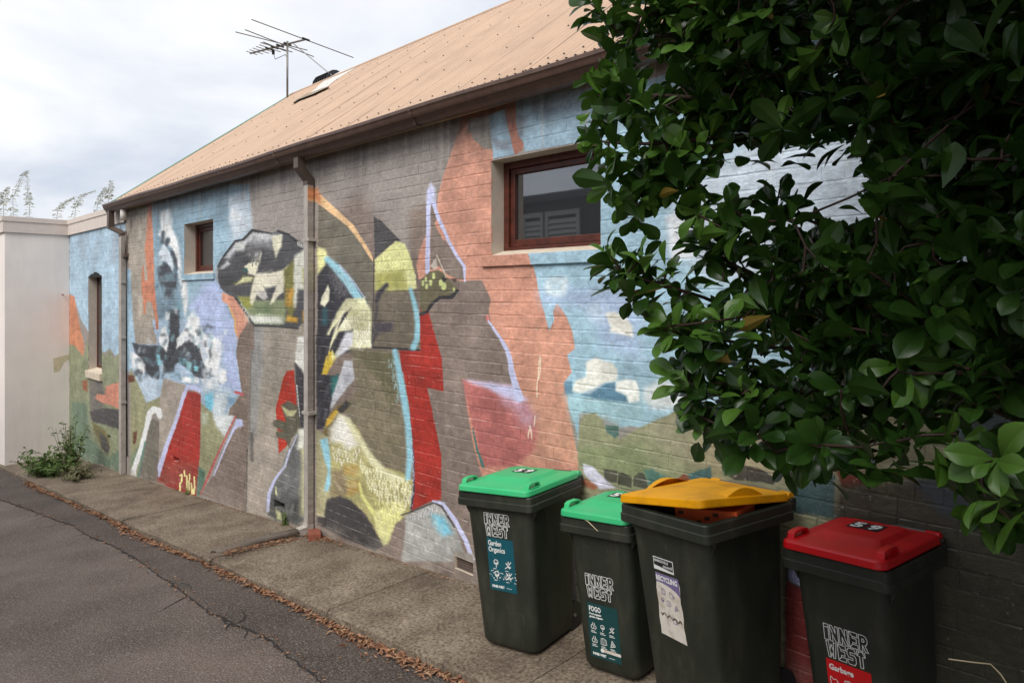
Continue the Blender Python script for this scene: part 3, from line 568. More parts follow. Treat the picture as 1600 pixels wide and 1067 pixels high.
P((70,104,104), Q8, [(610,60),(800,-10),(810,100),(760,140),(650,130)], 1.5, 1.5); P((74,72,64), Q8, [(920,60),(1000,30),(1080,-20),(1200,10),(1330,80),(1330,140),(1000,100)], 1, 1.5)
P((72,98,98), R, [(110,60),(330,40),(330,250),(100,220)], 2, 2); P((124,58,40), R, [(340,20),(500,40),(490,90),(370,110)], 2, 2)
P((78,76,60), R, [(350,90),(800,60),(1700,60),(1700,1300),(200,1300),(320,260)], 8, 2)  # dark olive field, painted deeper to carry the tree's shade
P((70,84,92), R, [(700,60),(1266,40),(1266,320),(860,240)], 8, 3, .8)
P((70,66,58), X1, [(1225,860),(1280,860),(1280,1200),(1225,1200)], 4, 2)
P((152,152,192), R, [(95,460),(190,480),(190,600),(100,560)], 2, 2); P((120,42,38), R, [(90,560),(190,620),(300,1200),(80,1200)], 3, 2)
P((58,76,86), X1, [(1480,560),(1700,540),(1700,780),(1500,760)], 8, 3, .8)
# --- wear: grime, faded patches, run-off streaks that also paint the eave shade
_t = np.clip((_zs-.95)/.5, 0, 1)[:, None]
st = vnoise(.05, 1.6, 31)*.6 + vnoise(.16, 2.0, 32)*.5
g = (_t*np.clip(st-.42, 0, 1)*1.3)[..., None]; CAN = CAN*(1-g*.7) + g*.7*np.array((70,62,58), np.float32)
ls = ((vnoise(.035, 1.2, 35) > .86)*np.clip((_zs-.4)/.8, 0, 1)[:, None]*.35)[..., None]; CAN = CAN*(1-ls) + ls*np.array((186,176,166), np.float32)
bl = np.clip(1-(_zs[:, None]-(Z0+KS*_xs[None, :]))/.22, 0, 1)*np.clip(vnoise(.12, .06, 37)*1.6-.5, 0, 1)
CAN = CAN*(1-.75*bl[..., None]) + .75*bl[..., None]*np.array((150,142,130), np.float32)
CAN *= (.95 + .1*vnoise(.5, .4, 33) + .05*(vnoise(.02, .02, 34)-.5))[..., None]
CAN *= 1.035; _l = CAN.mean(2, keepdims=True); CAN = CAN + .13*(_l-CAN)                      # whole mural a little lighter and less saturated
br = (vnoise(.03, .012, 41)-.5)*.10 + (vnoise(.014, .014, 42)-.5)*.06 + (vnoise(.14, .10, 43)-.5)*.08; CAN *= (1+br)[..., None]
ch = ((vnoise(.018, .012, 44) > .93)*(vnoise(.4, .3, 45) > .55)*.5)[..., None]; CAN = CAN*(1-ch) + ch*np.array((190,182,172), np.float32)   # chips
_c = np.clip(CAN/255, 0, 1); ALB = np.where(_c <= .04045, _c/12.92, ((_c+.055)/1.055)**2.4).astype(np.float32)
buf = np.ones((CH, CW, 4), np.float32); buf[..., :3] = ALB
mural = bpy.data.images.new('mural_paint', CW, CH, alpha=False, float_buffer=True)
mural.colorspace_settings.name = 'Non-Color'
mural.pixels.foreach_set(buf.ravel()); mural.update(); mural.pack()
del CAN, buf, ALB, _c
def mural_mat(name, rough=.52):
    m, nt, b = new_mat(name); Lk = nt.links
    geo = N(nt, 'ShaderNodeNewGeometry'); sp = N(nt, 'ShaderNodeSeparateXYZ'); Lk.new(geo.outputs['Position'], sp.inputs[0])
    def mp(o, a, b_):
        r = N(nt, 'ShaderNodeMapRange'); r.clamp = False
        r.inputs['From Min'].default_value = a; r.inputs['From Max'].default_value = b_; Lk.new(o, r.inputs['Value']); return r.outputs[0]
    cb = N(nt, 'ShaderNodeCombineXYZ'); Lk.new(mp(sp.outputs[0], WX0, WX1), cb.inputs[0]); Lk.new(mp(sp.outputs[2], WZ0, WZ1), cb.inputs[1])
    im = N(nt, 'ShaderNodeTexImage'); im.image = mural; im.extension = 'EXTEND'; im.interpolation = 'Linear'
    Lk.new(cb.outputs[0], im.inputs['Vector'])
    n1 = N(nt, 'ShaderNodeTexNoise'); n1.inputs['Scale'].default_value = 28; n1.inputs['Detail'].default_value = 6; n1.inputs['Roughness'].default_value = .65
    Lk.new(geo.outputs['Position'], n1.inputs['Vector'])
    mr = N(nt, 'ShaderNodeMapRange'); mr.inputs['From Min'].default_value = .3; mr.inputs['From Max'].default_value = .7
    mr.inputs['To Min'].default_value = .86; mr.inputs['To Max'].default_value = 1.1; Lk.new(n1.outputs['Fac'], mr.inputs['Value'])
    hs = N(nt, 'ShaderNodeVectorMath', operation='SCALE'); Lk.new(im.outputs['Color'], hs.inputs[0]); Lk.new(mr.outputs[0], hs.inputs['Scale'])
    # upward-facing arrises of the bricks are mixed paler in patches
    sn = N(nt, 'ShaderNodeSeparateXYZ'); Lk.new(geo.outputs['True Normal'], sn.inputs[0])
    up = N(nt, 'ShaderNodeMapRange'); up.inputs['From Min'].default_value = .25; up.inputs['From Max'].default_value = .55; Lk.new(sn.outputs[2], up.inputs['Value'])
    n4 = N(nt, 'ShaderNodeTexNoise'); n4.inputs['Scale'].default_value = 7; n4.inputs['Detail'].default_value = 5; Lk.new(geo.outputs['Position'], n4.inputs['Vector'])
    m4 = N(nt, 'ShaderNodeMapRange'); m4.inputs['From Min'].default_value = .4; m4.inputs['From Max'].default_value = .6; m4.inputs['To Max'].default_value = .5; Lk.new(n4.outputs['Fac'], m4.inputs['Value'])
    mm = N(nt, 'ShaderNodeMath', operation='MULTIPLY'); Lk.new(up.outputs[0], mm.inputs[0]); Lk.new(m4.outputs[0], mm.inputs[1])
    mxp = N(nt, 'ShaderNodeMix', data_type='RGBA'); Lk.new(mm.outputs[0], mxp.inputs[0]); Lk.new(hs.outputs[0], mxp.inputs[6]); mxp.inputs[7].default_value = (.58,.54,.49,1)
    Lk.new(mxp.outputs[2], b.inputs['Base Color'])
    b.inputs['Roughness'].default_value = rough; b.inputs['Specular IOR Level'].default_value = .4
    n2 = N(nt, 'ShaderNodeTexNoise'); n2.inputs['Scale'].default_value = 95; n2.inputs['Detail'].default_value = 5; n2.inputs['Roughness'].default_value = .6
    n3 = N(nt, 'ShaderNodeTexNoise'); n3.inputs['Scale'].default_value = 22; n3.inputs['Detail'].default_value = 4
    for n in (n2, n3): Lk.new(geo.outputs['Position'], n.inputs['Vector'])
    ad = N(nt, 'ShaderNodeMath', operation='ADD'); Lk.new(n2.outputs['Fac'], ad.inputs[0]); Lk.new(n3.outputs['Fac'], ad.inputs[1])
    bp = N(nt, 'ShaderNodeBump'); bp.inputs['Strength'].default_value = .6; bp.inputs['Distance'].default_value = .007
    Lk.new(ad.outputs[0], bp.inputs['Height']); Lk.new(bp.outputs[0], b.inputs['Normal'])
    return m
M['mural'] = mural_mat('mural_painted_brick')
# ---------------------------------------------------------------- ground, road, footpath
KY = lambda x: -.93 + (x+2)*.0135 if x < -2 else -.93          # kerb line: footpath widens a little down the lane
def asphalt(name, col, agg):
    m, nt, b = new_mat(name); Lk = nt.links; geo = N(nt, 'ShaderNodeNewGeometry')
    a = N(nt, 'ShaderNodeTexNoise'); a.inputs['Scale'].default_value = 1.3; a.inputs['Detail'].default_value = 6
    v = N(nt, 'ShaderNodeTexVoronoi'); v.inputs['Scale'].default_value = 70
    f = N(nt, 'ShaderNodeTexNoise'); f.inputs['Scale'].default_value = 62; f.inputs['Detail'].default_value = 5; f.inputs['Roughness'].default_value = .75
    for n in (a, v, f): Lk.new(geo.outputs['Position'], n.inputs['Vector'])
    c = lin(col)
    r1 = N(nt, 'ShaderNodeValToRGB'); r1.color_ramp.elements[0].position = .32; r1.color_ramp.elements[1].position = .68
    r1.color_ramp.elements[0].color = (*[x*.64 for x in c], 1); r1.color_ramp.elements[1].color = (*[x*1.2 for x in c], 1); Lk.new(a.outputs['Fac'], r1.inputs[0])
    r2 = N(nt, 'ShaderNodeValToRGB'); r2.color_ramp.elements[0].position = .5; r2.color_ramp.elements[1].position = .72
    r2.color_ramp.elements[0].color = (0,0,0,1); r2.color_ramp.elements[1].color = (agg,)*3+(1,); Lk.new(f.outputs['Fac'], r2.inputs[0])
    mx = N(nt, 'ShaderNodeMix', data_type='RGBA'); Lk.new(r2.outputs[0], mx.inputs[0]); Lk.new(r1.outputs[0], mx.inputs[6]); mx.inputs[7].default_value = (.30,.27,.24,1)
    Lk.new(mx.outputs[2], b.inputs['Base Color']); b.inputs['Roughness'].default_value = .85; b.inputs['Specular IOR Level'].default_value = .3
    bp = N(nt, 'ShaderNodeBump'); bp.inputs['Strength'].default_value = 1.0; bp.inputs['Distance'].default_value = .008
    Lk.new(v.outputs['Distance'], bp.inputs['Height']); Lk.new(bp.outputs[0], b.inputs['Normal']); return m
M['asphalt'] = asphalt('old_asphalt', (97,85,78), .9)
M['asphalt2'] = asphalt('patched_asphalt', (78,68,62), .75)
M['crack'] = mat('crack_tar', (32,29,28), .9, .2)
def concrete(name):
    m, nt, b = new_mat(name); Lk = nt.links; geo = N(nt, 'ShaderNodeNewGeometry')
    a = N(nt, 'ShaderNodeTexNoise'); a.inputs['Scale'].default_value = 2.2; a.inputs['Detail'].default_value = 8; a.inputs['Roughness'].default_value = .6
    f = N(nt, 'ShaderNodeTexNoise'); f.inputs['Scale'].default_value = 48; f.inputs['Detail'].default_value = 6; f.inputs['Roughness'].default_value = .7
    for n in (a, f): Lk.new(geo.outputs['Position'], n.inputs['Vector'])
    r1 = N(nt, 'ShaderNodeValToRGB'); e = r1.color_ramp.elements
    e[0].position = .3; e[0].color = (*lin((112,98,84)), 1); e[1].position = .72; e[1].color = (*lin((164,150,131)), 1); Lk.new(a.outputs['Fac'], r1.inputs[0])
    r2 = N(nt, 'ShaderNodeValToRGB'); e = r2.color_ramp.elements; e[0].position = .33; e[0].color = (*lin((92,84,76)), 1); e[1].position = .66; e[1].color = (1,1,1,1); Lk.new(f.outputs['Fac'], r2.inputs[0])
    mx = N(nt, 'ShaderNodeMix', data_type='RGBA', blend_type='MULTIPLY'); mx.inputs[0].default_value = .9; Lk.new(r1.outputs[0], mx.inputs[6]); Lk.new(r2.outputs[0], mx.inputs[7])
    Lk.new(mx.outputs[2], b.inputs['Base Color']); b.inputs['Roughness'].default_value = .9; b.inputs['Specular IOR Level'].default_value = .25
    bp = N(nt, 'ShaderNodeBump'); bp.inputs['Strength'].default_value = .5; bp.inputs['Distance'].default_value = .006
    Lk.new(f.outputs['Fac'], bp.inputs['Height']); Lk.new(bp.outputs[0], b.inputs['Normal']); return m
M['concrete'] = concrete('aged_concrete')
M['earth'] = mat('bare_earth', (96,84,70), .95, .15, 1)

STEP = .075
xs = [-400,-120,-45,-30] + [x*.5 for x in range(-40, 17)] + [14, 40, 120, 400]
def road_z(x, y): return gz(x) - STEP - .012*math.sin(x*1.7+y)*math.sin(y*2.3) - .01*min(0, (y+1.2))*0
def sheet(name, xs, ys, zf, m, kind='structure'):
    v = [(x, y, zf(x, y)) for y in ys for x in xs]; n = len(xs)
    f = [(j*n+i, j*n+i+1, (j+1)*n+i+1, (j+1)*n+i) for j in range(len(ys)-1) for i in range(n-1)]
    return tag(mesh_obj(name, v, f, m, smooth=True), kind=kind)
tag(sheet('ground', [-400,-45,14,400], [-400,-40,-6.6,0,60,400], lambda x, y: gz(x)-.35, M['earth']), 'bare earth under and around the lane and houses', 'ground')
road = sheet('road', xs, [-6.6,-5,-4,-3.4,-2.8,-2.4,-2.0,-1.7,-1.4,-1.2,-1.05,-.8], road_z, M['asphalt'])
tag(road, 'worn grey brown asphalt lane sloping away downhill', 'road')
# darker resurfaced strip between the long crack and the gutter line, 6 mm proud, with a ragged edge
crk = [(0,85),(60,108),(120,130),(180,152),(240,172),(290,205),(330,222),(380,243),(430,270),(480,305),(530,342),(565,362),(600,392),(645,425),(690,462),(720,468),(760,492),(810,512),(860,532),(900,562),(950,602),(1000,642),(1060,690),(1150,760),(1300,860),(1500,1000)]
cp = [onground(x/2.105, 740+y/2.105, -STEP) for x, y in crk]
fine = []
for a, b in zip(cp[:-1], cp[1:]):
    k = max(2, int((b-a).length/.05))
    for i in range(k):
        p = a.lerp(b, i/k); fine.append((p.x, p.y + random.gauss(0, .006)))
fine = [(-16, fine[0][1]-.03), (-13.5, fine[0][1]-.02)] + [q for q in fine if q[0] > -13.2]
mb = MB()
for (x, y) in fine:
    z = road_z(x, y); mb.v += [(x, y, z+.002), (x, y+.012, z+.007), (x, KY(x)+.02, road_z(x, KY(x))+.007)]
for i in range(len(fine)-1):
    b = i*3; mb.f += [[b, b+3, b+4, b+1], [b+1, b+4, b+5, b+2]]
patch = mb.build('asphalt_patch', M['asphalt2'], road)
mb = MB()
for i, (x, y) in enumerate(fine):
    w = .003 + .008*abs(math.sin(i*.37))*random.random() + (.010 if random.random() < .08 else 0); z = road_z(x, y)+.0095
    mb.v += [(x, y-w, z-.003), (x, y+w*.8, z)]
for i in range(len(fine)-1): b = i*2; mb.f.append([b, b+2, b+3, b+1])
mb.build('crack', M['crack'], road)
rc = random.Random(77)
for i in range(26):                        # short side cracks running off the long one
    x, y = fine[rc.randrange(4, len(fine)-4)]; an_ = rc.choice((1, -1))*rc.uniform(.5, 1.3); pts_ = [(x, y)]
    for k in range(rc.randint(3, 9)): an_ += rc.gauss(0, .45); pts_.append((pts_[-1][0]+math.cos(an_)*.045, pts_[-1][1]+math.sin(an_)*.045))
    mb = MB()
    for k, (px_, py_) in enumerate(pts_):
        w = .004*(1-k/len(pts_))+.0008; z = road_z(px_, py_)+(.0115 if py_ > y else .006); mb.v += [(px_-w, py_-w, z), (px_+w, py_+w, z)]
    for k in range(len(pts_)-1): mb.f.append([2*k, 2*k+2, 2*k+3, 2*k+1])
    mb.build('crack', M['crack'], road)

# footpath: concrete slabs with open joints, their outer face is the low kerb
fp = empty('footpath', (-6, -.45, gz(-6))); tag(fp, 'narrow concrete footpath of long slabs along the mural wall', 'footpath', kind='structure')
joints = [-18.0, -14.4, -11.5, -8.9, -6.42, -4.42, -2.55, -.6, 1.6, 4.0]
for a, b in zip(joints[:-1], joints[1:]):
    mb = MB(); g = .006; n = 9
    top, edge, bot, back = [], [], [], []
    for i in range(n):
        x = a+g+(b-a-2*g)*i/(n-1); z = gz(x)+random.uniform(-.003, .003); ky = KY(x)+random.uniform(-.008, .008)
        back.append((x, .02, z+.012)); top.append((x, ky+.03, z)); edge.append((x, ky, z-.016)); bot.append((x, ky-.006, z-.2))
    mid = [(p[0], -.45, (p[2]+q[2])/2) for p, q in zip(back, top)]
    rows = [back, mid, top, edge, bot]
    for r in rows: mb.v += r
    for j in range(len(rows)-1):
        for i in range(n-1): mb.f.append([j*n+i, (j+1)*n+i, (j+1)*n+i+1, j*n+i+1])
    for i in (0, n-1):
        c = [j*n+i for j in range(5)]; mb.v.append((rows[0][i][0], .02, rows[0][i][2]-.2)); mb.f.append(c+[len(mb.v)-1])
    s = mb.build('slab', M['concrete'], fp); s.matrix_parent_inverse = Matrix.Translation(-fp.location)
    smooth_angle(s, 35)

# ---------------------------------------------------------------- the painted brick house
house = empty('brick_house', (-6, 1.5, gz(-6)))
tag(house, 'long brick house with a colourful lizard mural, beige corrugated roof and brown gutter', 'house')
HI = Matrix.Translation(-house.location)
def hp(o, parent=None):
    o.parent = parent or house
    if parent is None: o.matrix_parent_inverse = HI
    return o
annex = empty('rendered_building', (-17, 1, gz(-16)))
tag(annex, 'cream rendered building with flat capped parapet at the end of the lane wall', 'building')
AI = Matrix.Translation(-annex.location)
def ap(o, parent=None):
    o.parent = parent or annex
    if parent is None: o.matrix_parent_inverse = AI
    return o
XH, XE, XA = -12.36, 4.0, -15.87     # house corner, far end, corner with the cream building
ZT = 1.44                            # top of the house wall
BIGW = (-3.70, -2.68, .30, 1.01); SMW = (-9.80, -8.82, .29, .98); NRW = (-14.52, -13.66, -1.38, .36)
VENTS = [(-4.12,-3.90,-2.16,-2.06), (-10.2,-9.98,-2.335,-2.265), (-7.17,-6.93,-2.335,-2.245), (-13.33,-13.15,-2.47,-2.40)]
OPEN = [BIGW, SMW, NRW] + VENTS
def cell_mesh(x0, x1, z0, z1, y, ops):
    X = sorted({x0, x1, *[v for o in ops for v in o[:2] if x0 < v < x1]}); Z = sorted({z0, z1, *[v for o in ops for v in o[2:] if z0 < v < z1]})
    v, f = [], []
    for i in range(len(X)-1):
        for j in range(len(Z)-1):
            cx, cz = (X[i]+X[i+1])/2, (Z[j]+Z[j+1])/2
            if any(o[0] < cx < o[1] and o[2] < cz < o[3] for o in ops): continue
            b = len(v); v += [(X[i],y,Z[j]),(X[i+1],y,Z[j]),(X[i+1],y,Z[j+1]),(X[i],y,Z[j+1])]; f.append((b,b+1,b+2,b+3))
    return v, f
MY = .0024                            # mortar sits this far behind the brick faces
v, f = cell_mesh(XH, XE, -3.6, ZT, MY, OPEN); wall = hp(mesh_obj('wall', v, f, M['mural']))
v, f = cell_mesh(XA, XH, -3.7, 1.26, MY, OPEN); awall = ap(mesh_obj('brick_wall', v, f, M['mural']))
# solid core behind, so that openings have depth and no light leaks through
core = MB(); 
for (a, b, c, d) in ((XH, XE, 2.9, ZT),):
    core.box((a+.01, .24, -3.6), (b, 5.6, 1.5))
hp(core.build('inner_wall', M['dark']))

CRS = .0892; ZB = -3.55 + .018
def bond(j, z):
    if z < -.72: return 'H' if j % 2 else 'S'
    return 'H' if j % 6 == 0 else 'S'
def brick_geo(w, h, r, dep=.012):
    b = .003 + r.random()*.002
    def jt(): return r.uniform(-.0016, .0016) if r.random() > .06 else r.uniform(-.006, .004)
    o = [(-w/2+jt(), -h/2+jt()), (w/2+jt(), -h/2+jt()), (w/2+jt(), h/2+jt()), (-w/2+jt(), h/2+jt())]
    sd = .2 if w > .2 else .7
    fr = [(x - math.copysign(b*sd*r.uniform(.8, 1.4), x), z - (b*1.45*r.uniform(.8, 1.4) if z > 0 else -b*r.uniform(.7, 1.2))) for x, z in o]
    tilt = r.uniform(-.0012, .0012)
    V = [(x, dep, z) for x, z in o] + [(x, .0018, z) for x, z in o] + [(x, tilt*(1 if x > 0 else -1)+r.uniform(-.0006, .0006), z) for x, z in fr]
    F = [(i, (i+1) % 4, 4+(i+1) % 4, 4+i) for i in range(4)] + [(4+i, 4+(i+1) % 4, 8+(i+1) % 4, 8+i) for i in range(4)] + [(8,9,10,11)]
    return V, F
rb = random.Random(5)
LONG, SHORT, JT = .238, .112, .0105
cands = []                            # (score, x, z, type, dy)
stuff = {'house': MB(), 'annex': MB()}
def hidden(px, py):
    if not (0 <= px <= 1600 and 0 <= py <= 1067): return True
    if px > 1040: return True
    if 705 < px < 915 and py > 715: return True
    if px > 865 and py > 765: return True
    if px > 905 and py < 130: return True
    if 940 < px and 380 < py < 480: return True
    return False
j = 0; z = ZB
while z < ZT:
    zc = z + CRS/2; t = bond(j, zc); w = LONG if t == 'S' else SHORT
    x = XA + (rb.uniform(0, .02)) - (0 if t == 'S' else .06) - (.12 if j % 4 == 2 else 0) + .02
    h = CRS - .0062; JV = (.0 if rb.random() < .5 else .0025) if zc > -.72 else .0065
    while x < XE:
        ww = w + rb.uniform(-.004, .004)
        if bond(j, zc) == 'S' and rb.random() < .06: ww = SHORT
        a, b = x, x+ww; x = b + JV
        own = 'annex' if (a+b)/2 < XH else 'house'
        top = 1.255 if own == 'annex' else ZT
        if zc + h/2 > top: continue
        if zc + h/2 < gz((a+b)/2) - .03: continue
        pieces = [(max(a, XA), b)]
        for o in OPEN:
            if zc+h/2 > o[2]+.004 and zc-h/2 < o[3]-.004:
                np_ = []
                for (p, q) in pieces:
                    if q <= o[0] or p >= o[1]: np_.append((p, q)); continue
                    if p < o[0]-.02: np_.append((p, o[0]))
                    if q > o[1]+.02: np_.append((o[1], q))
                pieces = np_
        if own == 'house': pieces = [(max(p, XH+.002), q) for p, q in pieces]
        for (p, q) in pieces:
            if q-p < .02: continue
            px, py = proj((p+q)/2, 0, zc)
            pa, _ = proj(p, 0, zc); pb, _ = proj(q, 0, zc)
            size = (pb-pa)*FPX*h/max(.5, ((p+q)/2*AX[0]+D*AX[1]))
            full = abs((q-p)-ww) < 1e-6
            dy = rb.gauss(0, .0009); zj = rb.gauss(0, .0012)
            if own == 'house' and full and not hidden(px, py) and abs(ww-SHORT) < .006 or own == 'house' and full and not hidden(px, py) and abs(ww-LONG) < .006:
                cands.append((size, (p+q)/2, zc+zj, 'S' if ww > .2 else 'H', dy, p, q))
            else:
                V, F = brick_geo(q-p, h, rb); stuff[own].add([(vx+(p+q)/2, vy+dy, vz+zc+zj) for vx, vy, vz in V], F)
    z += CRS; j += 1
cands.sort(reverse=True)
variants = {'S': [], 'H': []}
for t, w in (('S', LONG), ('H', SHORT)):
    for k in range(14):
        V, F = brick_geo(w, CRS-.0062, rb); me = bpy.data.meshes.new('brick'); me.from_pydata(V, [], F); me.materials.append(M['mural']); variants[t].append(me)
for c in cands[:295]:
    o = bpy.data.objects.new('brick', rb.choice(variants[c[3]])); COL.objects.link(o); o.parent = wall
    o.location = (c[1], c[4], c[2]); o.rotation_euler = (rb.gauss(0, .004), rb.gauss(0, .004), rb.gauss(0, .003))
for c in cands[295:]:
    V, F = brick_geo(c[6]-c[5], CRS-.0062, rb); stuff['house'].add([(vx+c[1], vy+c[4], vz+c[2]) for vx, vy, vz in V], F)
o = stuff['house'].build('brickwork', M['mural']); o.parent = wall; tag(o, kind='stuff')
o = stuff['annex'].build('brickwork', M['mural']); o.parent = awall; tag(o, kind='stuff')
# house end return above the lower capped section
mb = MB(); mb.box((XH, MY+.002, 1.0), (XH+.05, 3.5, ZT)); hp(mb.build('end_wall', M['reveal']))

# ---------------------------------------------------------------- windows
def glass_mat():
    m, nt, b = new_mat('window_glass'); Lk = nt.links
    b.inputs['Base Color'].default_value = (.012,.013,.014,1); b.inputs['Roughness'].default_value = .35
    gl = N(nt, 'ShaderNodeBsdfGlossy'); gl.inputs['Roughness'].default_value = .025; gl.inputs['Color'].default_value = (.8,.82,.85,1)
    geo = N(nt, 'ShaderNodeNewGeometry'); nz = N(nt, 'ShaderNodeTexNoise'); nz.inputs['Scale'].default_value = 1.4; Lk.new(geo.outputs['Position'], nz.inputs['Vector'])
    bp = N(nt, 'ShaderNodeBump'); bp.inputs['Strength'].default_value = .012; bp.inputs['Distance'].default_value = .05; Lk.new(nz.outputs['Fac'], bp.inputs['Height']); Lk.new(bp.outputs[0], gl.inputs['Normal'])
    mx = N(nt, 'ShaderNodeMixShader'); mx.inputs[0].default_value = .24; Lk.new(b.outputs[0], mx.inputs[1]); Lk.new(gl.outputs[0], mx.inputs[2])
    Lk.new(mx.outputs[0], nt.nodes['Material Output'].inputs['Surface']); return m
M['glass'] = glass_mat()
def window(W_, dep, par, ledge=True, ledge_ext=(.09,.06), arch=False, mull=False, fw=.052, sw=.045, so=.022, gd=.045):
    x0, x1, z0, z1 = W_; w = par(empty('window', ((x0+x1)/2, dep, z0)))
    wi = Matrix.Translation(-w.location)
    def wp(o): o.parent = w; o.matrix_parent_inverse = wi; return o
    # plastered reveal: four inner faces
    mb = MB(); e = .0
    mb.add([(x0,0,z0),(x0,dep+.06,z0),(x0,dep+.06,z1),(x0,0,z1)], [(0,1,2,3)])
    mb.add([(x1,0,z0),(x1,dep+.06,z0),(x1,dep+.06,z1),(x1,0,z1)], [(3,2,1,0)])
    mb.add([(x0,0,z1),(x0,dep+.06,z1),(x1,dep+.06,z1),(x1,0,z1)], [(0,1,2,3)])
    wp(mb.build('reveal', M['reveal']))
    mb = MB(); mb.add([(x0,0,z0+.0),(x1,0,z0+.0),(x1,dep+.02,z0+.045),(x0,dep+.02,z0+.045)], [(0,1,2,3)]); wp(mb.build('sill', M['sill']))
    fz0 = z0+.03
    mb = MB(); y0, y1 = dep, dep+.07
    mb.box((x0+.001, y0, fz0), (x0+fw, y1, z1-.001)); mb.box((x1-fw, y0, fz0), (x1-.001, y1, z1-.001))
    mb.box((x0+fw, y0+.002, z1-fw), (x1-fw, y1, z1-.001)); mb.box((x0+fw, y0+.002, fz0), (x1-fw, y1, fz0+.035))
    fr = wp(mb.build('frame', M['frame'])); bevel(fr, .005, 2)
    mb = MB(); a, b, c, d = x0+fw+.001, x1-fw-.001, fz0+.036, z1-fw-.001; y0, y1 = dep+so, dep+.06
    mb.box((a, y0, c), (a+sw, y1, d)); mb.box((b-sw, y0, c), (b, y1, d)); mb.box((a+sw, y0+.002, d-sw), (b-sw, y1, d)); mb.box((a+sw, y0+.002, c), (b-sw, y1, c+sw*1.25))
    if mull: mb.box((a+sw, y0+.003, (c+d)/2-.02), (b-sw, y1, (c+d)/2+.02))
    sa = wp(mb.build('sash', M['frame'])); bevel(sa, .006, 2)
    mb = MB(); yg = dep+gd; mb.add([(a+sw-.004,yg,c+sw),(b-sw+.004,yg,c+sw),(b-sw+.004,yg,d-sw+.004),(a+sw-.004,yg,d-sw+.004)], [(0,1,2,3)]); wp(mb.build('pane', M['glass']))
    if ledge:
        mb = MB(); l0, l1 = x0-ledge_ext[0], x1+ledge_ext[1]
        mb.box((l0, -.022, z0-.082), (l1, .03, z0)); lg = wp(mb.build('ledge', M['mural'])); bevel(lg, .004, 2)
    return w
window(BIGW, .13, hp); window(SMW, .15, hp, ledge_ext=(.08,.05))
nw = window(NRW, .14, ap, ledge=False, mull=True, fw=.022, sw=.018, so=.004, gd=.012)
mb = MB(); x0, x1, z0, z1 = NRW
arc = [(x0+(x1-x0)*i/10, z1-.02+.09*math.sin(math.pi*i/10)) for i in range(11)]
for (p, q) in zip(arc[:-1], arc[1:]): mb.add([(p[0],-.0005,z1-.03),(q[0],-.0005,z1-.03),(q[0],-.0005,q[1]),(p[0],-.0005,p[1])], [(0,1,2,3)])
o = mb.build('arch_head', M['dark']); ap(o)
mb = MB(); mb.box((x0-.02, -.05, z0-.13), (x1+.04, .03, z0)); o = bevel(ap(mb.build('window_sill', M['sill'])), .008)
# air vents: recessed box with slats
for k, (x0, x1, z0, z1) in enumerate(VENTS):
    mb = MB(); mb.add([(x0,.0,z0),(x1,.0,z0),(x1,.0,z1),(x0,.0,z1),(x0,.09,z0),(x1,.09,z0),(x1,.09,z1),(x0,.09,z1)], [(0,1,5,4),(1,2,6,5),(2,3,7,6),(3,0,4,7),(4,5,6,7)])
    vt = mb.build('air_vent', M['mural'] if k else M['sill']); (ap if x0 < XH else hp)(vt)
    mb = MB(); mb.add([(x0,.085,z0),(x1,.085,z0),(x1,.085,z1),(x0,.085,z1)], [(0,1,2,3)])
    nb = 5 if k == 0 else 0
    for i in range(nb):
        zz = z0+(z1-z0)*(i+.5)/nb; mb.add([(x0,.02,zz-.006),(x1,.02,zz-.006),(x1,.035,zz+.006),(x0,.035,zz+.006)], [(0,1,2,3)])
    g = mb.build('vent_grille', M['dark'] if not nb else M['pipe_dark']); g.parent = vt
# ---------------------------------------------------------------- roof
EY, EZ, RY, RZ = -.17, 1.515, 2.89, 3.86
sl = Vector((0, RY-EY, RZ-EZ)).normalized(); nrm = Vector((0, -sl.z, sl.y)); SLEN = math.hypot(RY-EY, RZ-EZ)
XV0, XV1 = -12.32, 4.2
def roofp(x, s, h=0.0): p = Vector((x, EY, EZ)) + sl*s + nrm*h; return p
PITCH = .076; SEG = 8; n = int((XV1-XV0)/PITCH)*SEG
mb = MB(); rows = [0, SLEN*.33, SLEN*.66, SLEN]
for s in rows:
    for i in range(n+1):
        x = XV0+i*PITCH/SEG; mb.v.append(tuple(roofp(x, s, .017*math.cos(2*math.pi*i/SEG)+.004*math.sin(x*1.3+s))))
for r_ in range(len(rows)-1):
    for i in range(n): b = r_*(n+1)+i; mb.f.append([b, b+1, b+n+2, b+n+1])
roof = hp(mb.build('roof', M['roof'], smooth=True))
mb = MB()
for i in range(n+1):
    x = XV0+i*PITCH/SEG; q = Vector((x, 2*RY-EY, EZ)); mb.v += [tuple(roofp(x, SLEN, -.01)), tuple(q)]
for i in range(0, n): mb.f.append([2*i, 2*i+1, 2*i+3, 2*i+2])
o = mb.build('rear_slope', M['roof']); o.parent = roof
for k in range(1, int((XV1-XV0)/.762)):     # raised edge where each sheet laps the next
    x = XV0 + round(k*.762/PITCH)*PITCH + .012; mb = MB()
    mb.loft([[tuple(roofp(x+dx, s, h)) for dx, h in ((0,.012), (.004,.021), (.022,.0185), (.026,.010))] for s in (.0, SLEN-.02)]); o = mb.build('sheet_lap', M['roof']); o.parent = roof
